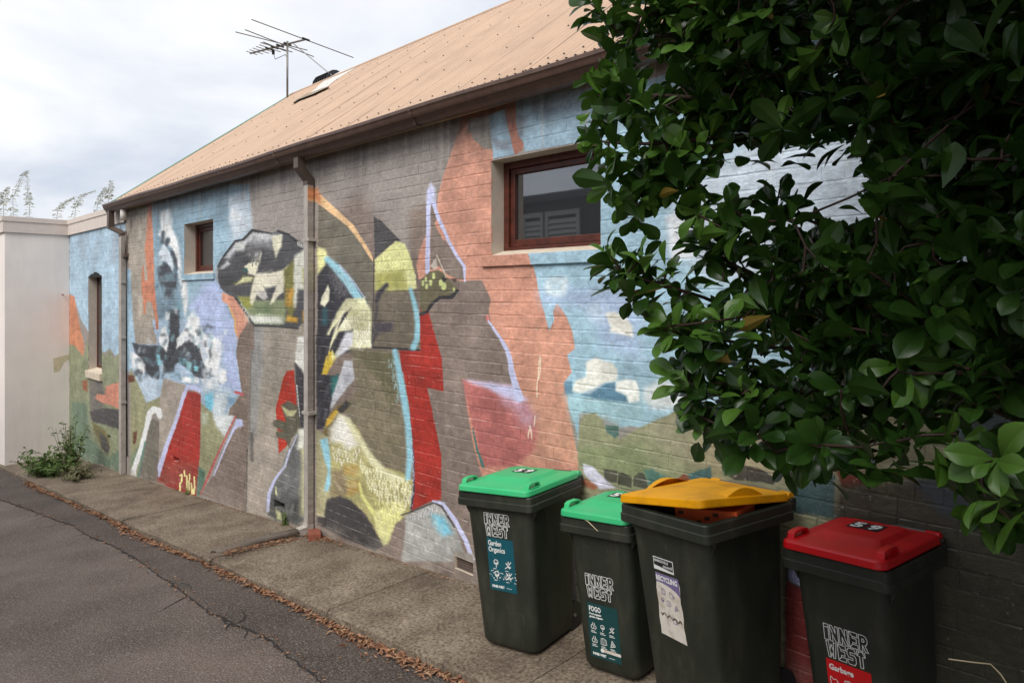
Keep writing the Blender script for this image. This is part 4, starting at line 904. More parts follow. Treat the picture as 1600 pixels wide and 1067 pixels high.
# fixing screws in rows across the purlins
mb = MB()
for s, st_ in ((.10, 2), (.95, 5), (1.75, 5), (2.55, 5), (3.3, 5)):
    for k in range(2, int((XV1-XV0)/PITCH), st_):
        c = roofp(XV0+k*PITCH+(.0 if st_ == 2 else random.choice((0, 0, PITCH))), s+random.uniform(-.012, .012), .0185)
        ring = [c + .0085*(math.cos(a)*Vector((1,0,0))+math.sin(a)*sl) for a in [i*math.pi/3 for i in range(6)]]
        tp = [p + nrm*.008 - (p-c)*.35 for p in ring]; mb.loft([ring, tp], False, True)
o = mb.build('screws', M['pipe_dark']); o.parent = roof; tag(o, kind='stuff')
# ridge capping: rolled top and two flat wings
def strip(name, prof, x0, x1, m, parent, nx=2, sm=True):
    mb = MB(); k = len(prof)
    for i in range(nx):
        x = x0+(x1-x0)*i/(nx-1)
        for p in prof: mb.v.append((x, p[0], p[1]))
    for i in range(nx-1):
        for j in range(k-1): b = i*k+j; mb.f.append([b, b+k, b+k+1, b+1])
    o = mb.build(name, m, smooth=False)
    if parent is None: hp(o)
    else: o.parent = parent
    if sm: smooth_angle(o, 50)
    return o
wing = [(-sl.y*.17, -sl.z*.17), (-sl.y*.03, -sl.z*.03)]
prof = [(RY+wing[0][0], RZ+wing[0][1]+.016), (RY+wing[1][0], RZ+wing[1][1]+.02)] + [(RY+.03*math.cos(a), RZ+.015+.03*math.sin(a)) for a in [math.pi*.95-i*math.pi*.9/6 for i in range(7)]] + [(RY+.16, RZ-.11)]
strip('ridge_cap', prof, XV0-.03, XV1, M['roof'], roof, 12)
# green verge trim along the sloping end
mb = MB(); e = .03
lo = [(XV0-.05, .012), (XV0-.05, .03), (XV0+.05, .03), (XV0+.05, .012)]; lo2 = [(XV0-.05, -.12)]+lo[1:]
loops = [[tuple(roofp(x, s, h)) for x, h in [(XV0-.055, -.13), (XV0-.055, .03), (XV0+.035, .03), (XV0+.035, .014), (XV0-.04, .012), (XV0-.04, -.13)]] for s in (-.02, SLEN+.01)]
mb.loft(loops); o = mb.build('verge_trim', M['green_trim']); o.parent = roof
# gutter: ogee profile, hung outside the eave
GY, GZ = -.235, 1.37
gp = [(-.085, GZ+.135), (-.085, GZ+.008), (-.10, GZ), (-.165, GZ), (-.178, GZ+.006), (-.186, GZ+.03), (-.19, GZ+.034), (-.205, GZ+.045), (-.222, GZ+.075), (-.228, GZ+.10), (-.234, GZ+.104), (-.236, GZ+.128), (-.228, GZ+.134), (-.222, GZ+.13), (-.222, GZ+.11)]
XG0 = -12.74
gut = strip('gutter', gp, XG0, XV1, M['gutter'], None, 60)
# slight wander of the gutter line plus fold ribs on its face
for vtx in gut.data.vertices: vtx.co.z += .006*math.sin(vtx.co.x*.9) + .0035*math.sin(vtx.co.x*2.7)
mb = MB(); mb.add([(XG0+.001, y, z) for y, z in gp[:13]], [list(range(13))]); o = mb.build('gutter_end', M['gutter']); o.parent = gut
mb = MB(); mb.add([(XG0+.01,-.09,GZ+.05),(XV1,-.09,GZ+.05),(XV1,-.224,GZ+.05),(XG0+.01,-.224,GZ+.05)], [(0,1,2,3)]); o = mb.build('gutter_bed', M['gutter_in']); o.parent = gut
for x in (-10.95, -8.1, -6.72, -4.4, -1.9):
    mb = MB(); mb.add([(x-.02+dx, y*1.012, z-.001) for dx in (0, .035) for y, z in gp[2:12]], [(i, i+10, i+11, i+1) for i in range(9)]); o = mb.build('gutter_joint', M['gutter']); o.parent = gut
mb = MB(); mb.box((XH-.02, -.08, 1.385), (XV1, -.055, 1.53)); fa = hp(mb.build('fascia', M['soffit']))
mb = MB(); mb.box((XH-.02, -.054, 1.43), (XV1, .12, 1.448)); hp(mb.build('eave_board', M['soffit']))
# ---------------------------------------------------------------- downpipes
def rect_pipe(pts, w, d, m, name, par, side=Vector((1,0,0))):
    pts = [Vector(p) for p in pts]; loops = []
    for i, p in enumerate(pts):
        t0 = (p-pts[i-1]).normalized() if i else None; t1 = (pts[i+1]-p).normalized() if i < len(pts)-1 else None
        t = ((t0 or t1)+(t1 or t0)).normalized(); u = side; v = t.cross(u).normalized()
        k = 1.0/max(.5, (t0 or t1).dot(t)); v = v*k
        loops.append([p-u*w/2-v*d/2, p+u*w/2-v*d/2, p+u*w/2+v*d/2, p-u*w/2+v*d/2])
    mb = MB(); mb.loft(loops); return par(mb.build(name, m))
XP = -6.32; zb = gz(XP)
dp = hp(empty('downpipe', (XP, -.05, zb))); DI = Matrix.Translation(-dp.location)
def dpp(o): o.parent = dp; o.matrix_parent_inverse = DI; return o
rect_pipe([(XP,-.155,1.38), (XP,-.155,1.29), (XP,-.052,1.17), (XP,-.052,1.12)], .086, .076, M['pipe_dark'], 'offset_bend', dpp)
pp = bevel(rect_pipe([(XP,-.05,1.13), (XP,-.05,zb+.12)], .078, .07, M['pipe'], 'pipe', dpp), .004)
pp.data.materials.append(M['mural'])
for pl in pp.data.polygons:
    if pl.normal.x > .7: pl.material_index = 1          # sprayed over together with the wall
for z in (.55, -1.2): mb = MB(); mb.box((XP-.07, -.089, z), (XP+.07, .0, z+.03)); dpp(mb.build('bracket', M['pipe']))
rect_pipe([(XP,-.05,zb+.125), (XP,-.06,zb+.075), (XP-.02,-.15,zb+.052)], .084, .074, M['pipe'], 'shoe', dpp)
XP2 = -12.33; zb2 = gz(XP2)
dq = hp(empty('downpipe', (XP2, -.05, zb2))); DQ = Matrix.Translation(-dq.location)
def dqp(o): o.parent = dq; o.matrix_parent_inverse = DQ; return o
rect_pipe([(XP2-.22,-.16,1.38), (XP2-.22,-.16,1.12), (XP2,-.05,1.02), (XP2,-.05,.96)], .1, .08, M['pipe_dark'], 'offset_bend', dqp)
bevel(rect_pipe([(XP2,-.05,.97), (XP2,-.05,zb2+.02)], .11, .075, M['pipe'], 'pipe', dqp), .004)
mb = MB(); mb.tube([(XP2+.1,-.03,1.0),(XP2+.1,-.03,.66)], .013); mb.tube([(XP2+.13,-.03,1.05),(XP2+.13,-.03,.62)], .009); dqp(mb.build('conduit', M['pipe_dark'], smooth=True))
mb = MB(); mb.box((XP2+.02,-.07,.62), (XP2+.16,-.001,.69)); dqp(bevel(mb.build('junction_box', M['pipe_dark']), .006))
mb = MB(); mb.tube([(XP2+.12,-.02,.62),(XP2+.12,-.02,-.4),(XP2+.15,-.02,-2.6)], .008); dqp(mb.build('cable', M['black_plastic'], smooth=True))
for z in (.2, -.7, -1.75): mb = MB(); mb.box((XP2-.075, -.09, z), (XP2+.075, .0, z+.03)); dqp(mb.build('bracket', M['pipe']))
mb = MB(); mb.tube([(-12.02,-.12,1.36),(-12.02,-.12,1.2)], .05, 12); hp(mb.build('pipe_stub', M['white_pvc'], smooth=True))

# ---------------------------------------------------------------- cream rendered building
mb = MB(); yf = -1.05
mb.add([(XA,.0,-3.9),(XA,yf,-3.9),(XA,yf,1.22),(XA,.0,1.22)], [(0,1,2,3)]); mb.add([(XA,yf,-3.9),(-40,yf-.6,-5.4),(-40,yf-.6,1.22),(XA,yf,1.22)], [(0,1,2,3)])
ap(mb.build('rendered_wall', M['render']))
def cap(path, name):
    mb = MB()
    prof = [(.0, 1.20), (.035, 1.20), (.035, 1.40), (.05, 1.41), (.05, 1.50), (-.25, 1.53)]
    for (p, off) in path:
        for k, z in prof: mb.v.append((p[0]+off[0]*k, p[1]+off[1]*k, z))
    m_ = len(prof)
    for i in range(len(path)-1):
        for j in range(m_-1): b = i*m_+j; mb.f.append([b, b+1, b+m_+1, b+m_])
    return ap(mb.build(name, M['capping']))
cap([((-12.30,0),(0,-1)), ((XA,0),(1,-1)), ((XA,yf),(1,-1)), ((-40,yf-.6),(0,-1))], 'parapet_cap')
mb = MB(); mb.add([(-12.4,.24,1.5),(XA-.2,.24,1.5),(XA-.2,yf+.2,1.5),(-40,yf,1.5),(-40,8,1.5),(-12.4,8,1.5)], [(0,1,2,3,4,5)]); ap(mb.build('flat_roof', M['capping']))
mb = MB(); mb.box((-40,.2,-4.5), (-12.45, 8, 1.45)); ap(mb.build('inner_wall', M['dark']))
mb = MB(); mb.tube([(XA+.01,-.12,.02),(XA+.07,-.12,.02)], .012); ap(mb.build('rusty_bolt', M['brick_red']))
# buff stain patch on the render
mb = MB()
for pts in ([(83,560),(110,553),(110,560),(100,566),(92,580),(84,582)],):
    vs_ = []
    for px, py in pts:
        d = ray(px, py); t = (XA+.002)/d[0]; vs_.append((XA+.002, -D+t*d[1], t*d[2]))
    mb.add(vs_, [list(range(len(vs_)))])
ap(mb.build('filler_patch', mat('filler_patch', (196,184,156), .9, .15, 20)))

# ---------------------------------------------------------------- aerial on the ridge
ap0 = Vector((-12.05, RY, RZ+.02)); dm = ap0.x*AX[0]+(ap0.y+D)*AX[1]
ztop = (YH-69)/FPX*dm
def hz(px, py, z=ztop): dep = z*FPX/(YH-py); return atdepth(px, py, dep)
an = empty('tv_aerial', ap0); tag(an, 'thin metal television aerial with long elements on the ridge end', 'aerial')
def anp(o): o.parent = an; o.matrix_parent_inverse = Matrix.Translation(-ap0); return o
mtop = hz(449, 69); mb = MB(); mb.tube([(mtop.x, mtop.y, ap0.z-.15), (mtop.x, mtop.y, ztop+.05)], .02, 8); anp(mb.build('mast', M['steel'], smooth=True))
b0, b1 = hz(391, 84), hz(478, 62); off = mtop-hz(449, 66.5); mb = MB(); mb.tube([b0, b1], .018, 6); anp(mb.build('boom', M['steel']))
for (a, b) in (((393,31),(552,90.5)), ((368,50.5),(480,79)), ((383,47),(490,89)), ((407,67),(457,82)), ((411,66),(445,80))):
    mb = MB(); mb.tube([hz(*a), hz(*b)], .010, 5); anp(mb.build('element', M['steel']))
for k in range(6):
    c = b0.lerp(b1, .03+k*.085); d_ = (hz(552,90)-hz(393,31)).normalized(); l = .12+.03*k
    mb = MB(); mb.tube([c-d_*l, c+d_*l], .008, 5); anp(mb.build('element', M['steel']))
for t in (.35, .45, .55, .68, 1.0):
    c = b0.lerp(b1, t); mb = MB(); d_ = (hz(552,90)-hz(393,31)).normalized(); mb.tube([c-d_*.08, c+d_*.08], .02, 6); anp(mb.build('insulator', M['black_plastic']))
vpos = Vector((-11.2, RY+.22, RZ-.02))
mb = MB(); mb.tube([hz(459,69), roofp(-10.95, SLEN, .1)+Vector((0,.2,.0))], .009, 5); anp(mb.build('stay_wire', M['steel']))
mb = MB(); q = hz(427, 83, ztop-.05); mb.tube([q, q+Vector((.12,-.02,-.16)), q+Vector((.4,.05,-.12)), Vector((mtop.x,mtop.y,ztop-.3))], .006, 5); mb.tube([q-Vector((0,0,.03)), q+Vector((0,0,.05))], .03, 6); anp(mb.build('cable', M['black_plastic']))
# ribbed roof ventilator behind the ridge and torn flashing in front of it
vx = None
d = ray(513, 119); t = (RY+D+.25)/d[1]; vc = Vector((t*d[0], RY+.25, t*d[2]-.17))
mb = MB()
for k in range(7):
    x = vc.x-.24+k*.08; ring = [(x, vc.y+.2*math.cos(a), vc.z+.2*math.sin(a)) for a in [i*math.pi/8 for i in range(9)]]
    ring2 = [(x+.05, vc.y+.215*math.cos(a), vc.z+.215*math.sin(a)) for a in [i*math.pi/8 for i in range(9)]]
    mb.loft([ring, ring2], True, True)
vt = mb.build('roof_vent', M['black_plastic']); vt.parent = roof
def onroof(px, py, h):
    d = Vector(ray(px, py)); o_ = Vector((0,-D,0)); q = roofp(0, 0, h); t = (q-o_).dot(nrm)/d.dot(nrm); return o_+d*t
cv = lambda pts, h: [onroof(400+x/8, 80+y/8, h) for x, y in pts]
mb = MB(); top = cv([(470,520),(690,430),(880,345),(1040,262),(1290,180),(1200,240),(1090,300),(985,370),(900,440),(740,520),(650,555)][2:], .02)
mb.add(top, [list(range(len(top)))]); o = mb.build('flashing', M['flash']); o.parent = roof
mb = MB(); a = cv([(460,640),(520,592),(640,522),(690,512),(800,470),(905,440)], .012); b = cv([(470,645),(530,606),(650,560),(720,535),(810,490),(905,446)], .05)
mb.v += [tuple(p) for p in a]+[tuple(p) for p in b]; k = len(a); mb.f += [[i, i+1, k+i+1, k+i] for i in range(k-1)]
o = mb.build('lifted_flashing', M['flash2']); o.parent = roof
# ---------------------------------------------------------------- wheelie bins
def rr(w, d, r, z, n=5, oy=0.0):
    out = []
    for (cx, cy, a0) in ((w/2-r, d/2-r, 0), (-w/2+r, d/2-r, 90), (-w/2+r, -d/2+r, 180), (w/2-r, -d/2+r, 270)):
        for k in range(n+1):
            a = math.radians(a0+90*k/n); out.append((cx+r*math.cos(a), cy+r*math.sin(a)+oy, z))
    return out
def text_mesh(s, size, bold=.0, align='LEFT'):
    cu = bpy.data.curves.new('txt', 'FONT'); cu.body = s; cu.size = size; cu.offset = bold; cu.align_x = align; cu.resolution_u = 2
    ob = bpy.data.objects.new('txt', cu); COL.objects.link(ob)
    dg = bpy.context.evaluated_depsgraph_get(); me = ob.evaluated_get(dg).to_mesh()
    v = [tuple(p.co) for p in me.vertices]; f = [list(p.vertices) for p in me.polygons]
    ob.evaluated_get(dg).to_mesh_clear(); bpy.data.objects.remove(ob); bpy.data.curves.remove(cu); return v, f
def stroke2d(pts, w, closed=False):
    V, F = [], []
    seg = list(zip(pts[:-1], pts[1:])) + ([(pts[-1], pts[0])] if closed else [])
    for (a, b) in seg:
        dx, dy = b[0]-a[0], b[1]-a[1]; l = math.hypot(dx, dy) or 1; nx, ny = -dy/l*w/2, dx/l*w/2; ex, ey = dx/l*w/2, dy/l*w/2
        k = len(V); V += [(a[0]-nx-ex, a[1]-ny-ey, 0), (b[0]-nx+ex, b[1]-ny+ey, 0), (b[0]+nx+ex, b[1]+ny+ey, 0), (a[0]+nx-ex, a[1]+ny-ey, 0)]; F.append([k, k+1, k+2, k+3])
    return V, F
def logo2d(wd, ht):
    """two rows of outlined block letters: INNER / WEST, in a box wd x ht (origin top left)"""
    V, F = [], []; lw = wd*.016
    def put(cx, cy, cw, ch, polys):
        for pl, cl in polys:
            v, f = stroke2d([(cx+x*cw, cy-ch+y*ch) for x, y in pl], lw, cl); k = len(V); V.extend(v); F.extend([[i+k for i in q] for q in f])
    def arc(cx, cy, rx, ry, a0, a1, n=6): return [(cx+rx*math.cos(math.radians(a0+(a1-a0)*i/n)), cy+ry*math.sin(math.radians(a0+(a1-a0)*i/n))) for i in range(n+1)]
    I_ = [([(0,0),(1,0),(1,1),(0,1)], True), ([(.2,.8),(.8,.8)], False)]
    N1 = [([(0,0),(0,1),(.32,1),(.68,.55),(.68,1),(1,1),(1,0),(.68,0),(.32,.45),(.32,0)], True), ([(0,1),(.32,.55)], False)]
    N2 = [([(0,0),(0,1),(.32,1),(.68,.55),(.68,1),(1,1),(1,0),(.68,0),(.32,.45),(.32,0)], True), ([(.68,.45),(1,0)], False)]
    E1 = [([(0,0),(0,1),(1,1),(1,.74),(.4,.74),(.4,.63),(.85,.63),(.85,.37),(.4,.37),(.4,.26),(1,.26),(1,0)], True), ([(.4,.74),(0,1)], False), ([(.4,.26),(0,0)], False)]
    R1 = [([(0,0),(0,1),(.55,1)]+arc(.55,.69,.42,.31,90,-75)+[(1,0),(.66,0),(.4,.38),(.36,.38),(.36,0)], True), ([(.36,.6),(.55,.6),(.62,.69),(.55,.78),(.36,.78)], True)]
    W1 = [([(0,1),(.26,1),(.32,.45),(.5,.85),(.68,.45),(.74,1),(1,1),(.82,0),(.62,0),(.5,.3),(.38,0),(.18,0)], True), ([(.32,.45),(.38,0)], False), ([(.68,.45),(.62,0)], False)]
    E2 = E1
    S1 = [([(1,.8),(.85,1),(.2,1),(0,.82),(0,.58),(.15,.42),(.62,.42),(.62,.28),(0,.28),(0,.15),(.15,0),(.82,0),(1,.18),(1,.45),(.85,.6),(.36,.6),(.36,.75),(1,.75)], True)]
    T_ = [([(0,1),(1,1),(1,.7),(.68,.7),(.68,0),(.32,0),(.32,.7),(0,.7)], True), ([(0,.7),(.32,1)], False), ([(.68,1),(1,.7)], False)]
    ws = [.55,1,1,1,1]; tot = sum(ws)+.16*4; u = wd/tot; x = 0; rh = ht*.48
    for wv, pl in zip(ws, (I_, N1, N2, E1, R1)): put(x, 0, wv*u, rh, pl); x += (wv+.16)*u
    ws = [1.25,.95,1,.95]; x = .1*u
    for wv, pl in zip(ws, (W1, E2, S1, T_)): put(x, -ht*.52, wv*u, rh, pl); x += (wv+.16)*u
    return V, F
def icon2d(kind, s, r):
    V, F = [], []
    def a(pts, w=.09, cl=False):
        v, f = stroke2d([(x*s, y*s) for x, y in pts], w*s, cl); k = len(V); V.extend(v); F.extend([[i+k for i in q] for q in f])
    if kind == 0:   # small tree / bush
        a([(.5+.33*math.cos(t*.785), .62+.3*math.sin(t*.785)) for t in range(8)], .1, True); a([(.5,.6),(.5,0)]); a([(.5,.35),(.3,.5)]); a([(.5,.4),(.72,.55)])
    elif kind == 1: # sprig
        a([(.05,.1),(.5,.4),(.95,.95)]); a([(.5,.4),(.2,.75),(.45,.7)], .1); a([(.5,.4),(.85,.35),(.7,.15),(.55,.3)], .1); a([(.7,.65),(.55,.95)], .1)
    elif kind == 2: # fruit
        a([(.3+.25*math.cos(t*.785), .35+.3*math.sin(t*.785)) for t in range(8)], .12, True); a([(.72+.2*math.cos(t*.785), .3+.25*math.sin(t*.785)) for t in range(8)], .12, True); a([(.3,.65),(.4,.95)], .1); a([(.72,.55),(.65,.9)], .1)
    elif kind == 3: # bag
        a([(0,.7),(.1,1),(.35,.75),(.65,.85),(.85,.55),(.9,.1),(.5,0),(.1,.1)], .08, True); a([(.7,.5),(1.1,.4),(1.15,.15),(.95,.0)], .08); a([(.75,.35),(1.05,.28)], .08)
    elif kind == 4: # tub
        a([(0,.1),(.08,.9),(.5,1),(.95,.8),(1,.15),(.5,0)], .08, True); a([(.35,.1),(.38,.95)], .08); a([(.7,.1),(.72,.9)], .08)
    else:           # fan / peel
        a([(.1,.0),(.4,1),(.9,.3)], .1, True); a([(.3,.3),(.55,.7)], .08); a([(.45,.15),(.65,.55)], .08)
    return V, F
class Bin:
    def __init__(s, name, label, w, d, h, bw, bd, X, Y, yaw, sc, group, rimb=.022):
        s.w, s.d, s.h, s.bw, s.bd, s.sc = w*sc, d*sc, h*sc, bw*sc, bd*sc, sc
        nv = Vector((-KS,0,1)).normalized(); ex = Vector((1,0,KS)).normalized(); ey = nv.cross(ex)
        a = math.cos(yaw)*ex+math.sin(yaw)*ey; b = -math.sin(yaw)*ex+math.cos(yaw)*ey
        s.root = empty(name); tag(s.root, label, 'bin', group)
        s.root.matrix_world = Matrix(((a.x,b.x,nv.x,X),(a.y,b.y,nv.y,Y),(a.z,b.z,nv.z,gz(X)+.003),(0,0,0,1)))
        s.tw, s.td = s.w-.075, s.d-.085           # body size just under the rim
        zt = s.h-.085
        mb = MB(); loops = []
        for z, k in ((.012, -.03), (.03, -.008), (.05, 0)): loops.append(rr(s.bw+2*k, s.bd+2*k, .055, z))
        for i in range(1, 7):
            t = i/6; loops.append(rr(s.bw+(s.tw-s.bw)*t, s.bd+(s.td-s.bd)*t, .055, .05+(zt-.05)*t))
        mb.loft(loops, True, False)
        # inner lining so that an open bin reads hollow
        mb.loft([rr(s.w-.075, s.d-.085, .045, s.h-.002), rr(s.tw-.02, s.td-.02, .05, zt), rr(s.bw-.02, s.bd-.02, .05, .25)], False, True)
        s.body = smooth_angle(mb.build('body', M['bin'], s.root), 50)
        # rim: stepped band with a groove
        mb = MB(); z0, z1 = zt-.005, s.h
        mb.loft([rr(s.tw-.004, s.td-.004, .05, zt-.012), rr(s.w-.012, s.d-.012, .035, z0+.004), rr(s.w, s.d, .035, z0+.008), rr(s.w, s.d, .035, z0+.044), rr(s.w-.012, s.d-.012, .032, z0+.049),
                 rr(s.w-.012, s.d-.012, .032, z1-.006), rr(s.w-.02, s.d-.02, .03, z1), rr(s.w-.07, s.d-.08, .04, z1), rr(s.w-.075, s.d-.085, .04, z1-.03)], False, False)
        s.rim = smooth_angle(mb.build('rim', M['bin'], s.root), 30)
        # wheels, axle, rear hinge lugs and handle bar
        for sx in (-1, 1):
            mb = MB(); x = sx*(s.bw/2-.03); r = .09; mb.tube([(x-.022, s.bd/2+.01, r), (x+.022, s.bd/2+.01, r)], r, 20)
            wh = smooth_angle(mb.build('wheel', M['black_plastic'], s.root), 40)
        mb = MB(); mb.tube([(-s.bw/2, s.bd/2+.01, .095), (s.bw/2, s.bd/2+.01, .095)], .012); mb.build('axle', M['steel'], s.root)
        yb = s.d/2+.028
        mb = MB(); mb.tube([(-s.w/2+.03, yb, s.h-.008), (s.w/2-.03, yb, s.h-.008)], .017, 10)
        for x in (-s.w/2+.04, 0, s.w/2-.04): mb.box((x-.018, s.d/2-.03, s.h-.05), (x+.018, yb, s.h-.012))
        smooth_angle(mb.build('rear_handle', M['bin'], s.root), 40)
        for sx in (-1, 1):
            mb = MB(); mb.add([(sx*(s.tw/2-.004), -s.td/2+.03, zt-.06), (sx*(s.tw/2+.026), -s.td/2+.03, zt-.004), (sx*(s.tw/2-.004), -s.td/2+.03, zt-.004), (sx*(s.tw/2-.004), -s.td/2+.045, zt-.06), (sx*(s.tw/2+.026), -s.td/2+.045, zt-.004), (sx*(s.tw/2-.004), -s.td/2+.045, zt-.004)], [(0,1,2),(3,5,4),(0,3,4,1)])
            mb.build('rib', M['bin'], s.root)
        # frame of the front face, for stickers: x across, q up the slope
        p0 = Vector((0, -s.bd/2, .05)); p1 = Vector((0, -s.td/2, zt)); s.fq = (p1-p0).normalized(); s.f0 = p0; s.fn = s.fq.cross(Vector((1,0,0))); 
        if s.fn.y > 0: s.fn = -s.fn
        s.flen = (p1-p0).length
    def front(s, name, V, F, m, x, q, e=.0015, parent=None):
        vs_ = [tuple(s.f0 + Vector((1,0,0))*(x+v[0]) + s.fq*(q+v[1]) + s.fn*e) for v in V]
        o = mesh_obj(name, vs_, F, m, parent or s.root); return o
    def lid(s, m, angle=0.0, number=None, style='flat'):
        hx = s.d/2+.022; hz_ = s.h+.0
        o = empty('lid'); o.parent = s.root; o.location = (0, hx, hz_); o.rotation_euler = (-angle, 0, 0)
        W_, Dp = s.w-.035, s.d-.012; oy = -hx - .012
        mb = MB()
        if style == 'flat':
            mb.loft([rr(W_, Dp, .04, .004, oy=oy), rr(W_+.006, Dp+.006, .042, .008, oy=oy), rr(W_, Dp, .04, .034, oy=oy), rr(W_-.012, Dp-.012, .038, .040, oy=oy), rr(W_-.05, Dp-.05, .03, .044, oy=oy),
                     rr(W_*.66, Dp*.62, .03, .05, oy=oy+.02), rr(W_*.66-.04, Dp*.62-.06, .03, .070, oy=oy+.03), rr(W_*.66-.055, Dp*.62-.075, .03, .072, oy=oy+.03)], True, True)
        else:
            loops = [rr(W_, Dp, .035, .0, oy=oy), rr(W_+.006, Dp+.006, .037, .004, oy=oy), rr(W_, Dp, .035, .038, oy=oy)]
            for k, (f_, z) in enumerate(((.93, .043), (.8, .05), (.55, .058), (.3, .062), (.1, .063))): loops.append(rr(W_*f_, Dp*(f_*.9+.1)*.97, .035*f_+.004, z, oy=oy))
            mb.loft(loops, True, True)
        me = smooth_angle(mb.build('lid_panel', m, o), 32)
        bevel(me, .003, 2, 30)
        if style == 'flat':
            for sx in (-1, 1):                # grip loops near the front corners
                mb = MB(); x = sx*(W_/2-.03); y = oy-Dp/2+.10
                pts = [(x, y-.06, .036), (x, y-.052, .062), (x, y-.03, .068), (x, y+.03, .068), (x, y+.052, .062), (x, y+.06, .036)]
                loops = []
                for i, p in enumerate(pts):
                    t = (Vector(pts[min(i+1, 5)])-Vector(pts[max(i-1, 0)])).normalized(); nn = Vector((0, -t.z, t.y)); u = Vector((1,0,0)); c = Vector(p)
                    loops.append([c-u*.017-nn*.006, c+u*.017-nn*.006, c+u*.017+nn*.006, c-u*.017+nn*.006])
                mb.loft(loops); g = mb.build('grip', m, o); bevel(smooth_angle(g, 40), .003)
                mb = MB(); mb.loft([rr(.05, .10, .015, .0405, oy=0), rr(.04, .085, .012, .0412, oy=0)], False, True)
                hl = mb.build('grip_recess', M['black_plastic'] if False else m, o); hl.location = (x, y, .004)
        else:
            for sx in (-1, 1):                # raised scallop guards on both side edges
                mb = MB(); n_ = 10; yc = oy-.0; x = sx*(W_/2-.012)
                a_ = [(x, yc-.14+.28*i/n_, .036+.046*math.sin(math.pi*i/n_)) for i in range(n_+1)]; b_ = [(x-sx*.05, p[1], .05+.03*math.sin(math.pi*i/n_)) for i, p in enumerate(a_)]; c_ = [(x, p[1], .02) for p in a_]
                mb.v += c_+a_+b_; q = n_+1
                for i in range(n_): mb.f += [[i, i+1, q+i+1, q+i], [q+i, q+i+1, 2*q+i+1, 2*q+i]]
                smooth_angle(mb.build('side_guard', m, o), 50)
        for x in (-s.w/2+.075, s.w/2-.075): mb = MB(); mb.tube([(x-.03, .006, .012), (x+.03, .006, .012)], .022, 10); smooth_angle(mb.build('hinge', m, o), 40)
        mb = MB(); mb.tube([(-s.w/2+.085, .006, .02), (s.w/2-.085, .006, .02)], .0125, 8); smooth_angle(mb.build('hinge_bar', M['steel'] if style != 'flat' or m is M['lid_red'] else M['black_plastic'], o), 40)
        if number:
            z = .0738; cw = .075
            for k, ch in enumerate(number):
                x0 = -.07+k*.074; y0 = oy+.012
                p = mesh_obj('number_plate', [(x0,y0,z),(x0+.068,y0,z),(x0+.068,y0+.1,z),(x0,y0+.1,z)], [(0,1,2,3)], M['black_ink'], o)
                v, f = text_mesh(ch, .135, .006); xs_ = [q[0] for q in v]; ys_ = [q[1] for q in v]; sx_ = .05/(max(xs_)-min(xs_)); sy_ = .082/(max(ys_)-min(ys_))
                mesh_obj('digit', [(x0+.009+(q[0]-min(xs_))*sx_, y0+.009+(q[1]-min(ys_))*sy_, z+.0012) for q in v], f, M['white_ink'], p)
        return o
def rect(w, h): return [(0,0,0),(w,0,0),(w,-h,0),(0,-h,0)], [(0,3,2,1)]
def small_lines(b, par, x, q, w, rows, m, lh=.008, e=.0034):
    V, F = [], []
    for i in range(rows):
        l = w*(.6+.4*((i*7) % 5)/4); k = len(V); V += [(0,-i*lh,0),(l,-i*lh,0),(l,-i*lh-lh*.45,0),(0,-i*lh-lh*.45,0)]; F.append([k, k+3, k+2, k+1])
    b.front('small_print', V, F, m, x, q, e, par)
M['scuff'] = mat('scuffed_plastic', (104,102,94), .7, .2, 30)
BG = 'wheelie bins along the wall'
big = (.60, .64, 1.0, .43, .47); sml = (.49, .53, .875, .36, .38)
b1 = Bin('wheelie_bin', 'large dark bin with bright green lid and Garden Organics sticker', *big, -2.93, -.405, .145, .955, BG)
b1.lid(M['lid_green'], .0, '59')
b2 = Bin('wheelie_bin', 'small dark bin with bright green lid and FOGO sticker', *sml, -2.25, -.315, .05, .985, BG)
b2.lid(M['lid_green'], .0, '59')
b3 = Bin('wheelie_bin', 'large dark bin with propped yellow lid and torn recycling sticker', *big, -1.648, -.393, -.233, 1.0, BG)
yl = b3.lid(M['lid_yellow'], .012, None, 'dome')
for o_ in yl.children:                       # the carton lifts one front corner and twists the thin lid
    if o_.name.split('.')[0] in ('lid_panel', 'side_guard'):
        for v_ in o_.data.vertices: v_.co.z += .07*min(1, max(0, -v_.co.y/b3.d))**1.2*max(0, v_.co.x/b3.w+.5)
b4 = Bin('wheelie_bin', 'dark bin with glossy red lid and Garbage sticker', *sml, -.945, -.285, -.175, 1.005, BG)
b4.lid(M['lid_red'], .0, '59')
def sticker_logo(b, x, q, w, h): V, F = logo2d(w, h); b.front('logo', V, F, M['white_ink'], x, q, .002)
def put_text(b, par, s, size, x, q, m=None, bold=.0008, e=.0034, maxw=None):
    v, f = text_mesh(s, size, bold)
    if maxw:
        mw = max(p[0] for p in v); k = maxw/mw; v = [(p[0]*k, p[1], 0) for p in v]
    b.front('lettering', v, f, m or M['white_ink'], x, q, e, par)
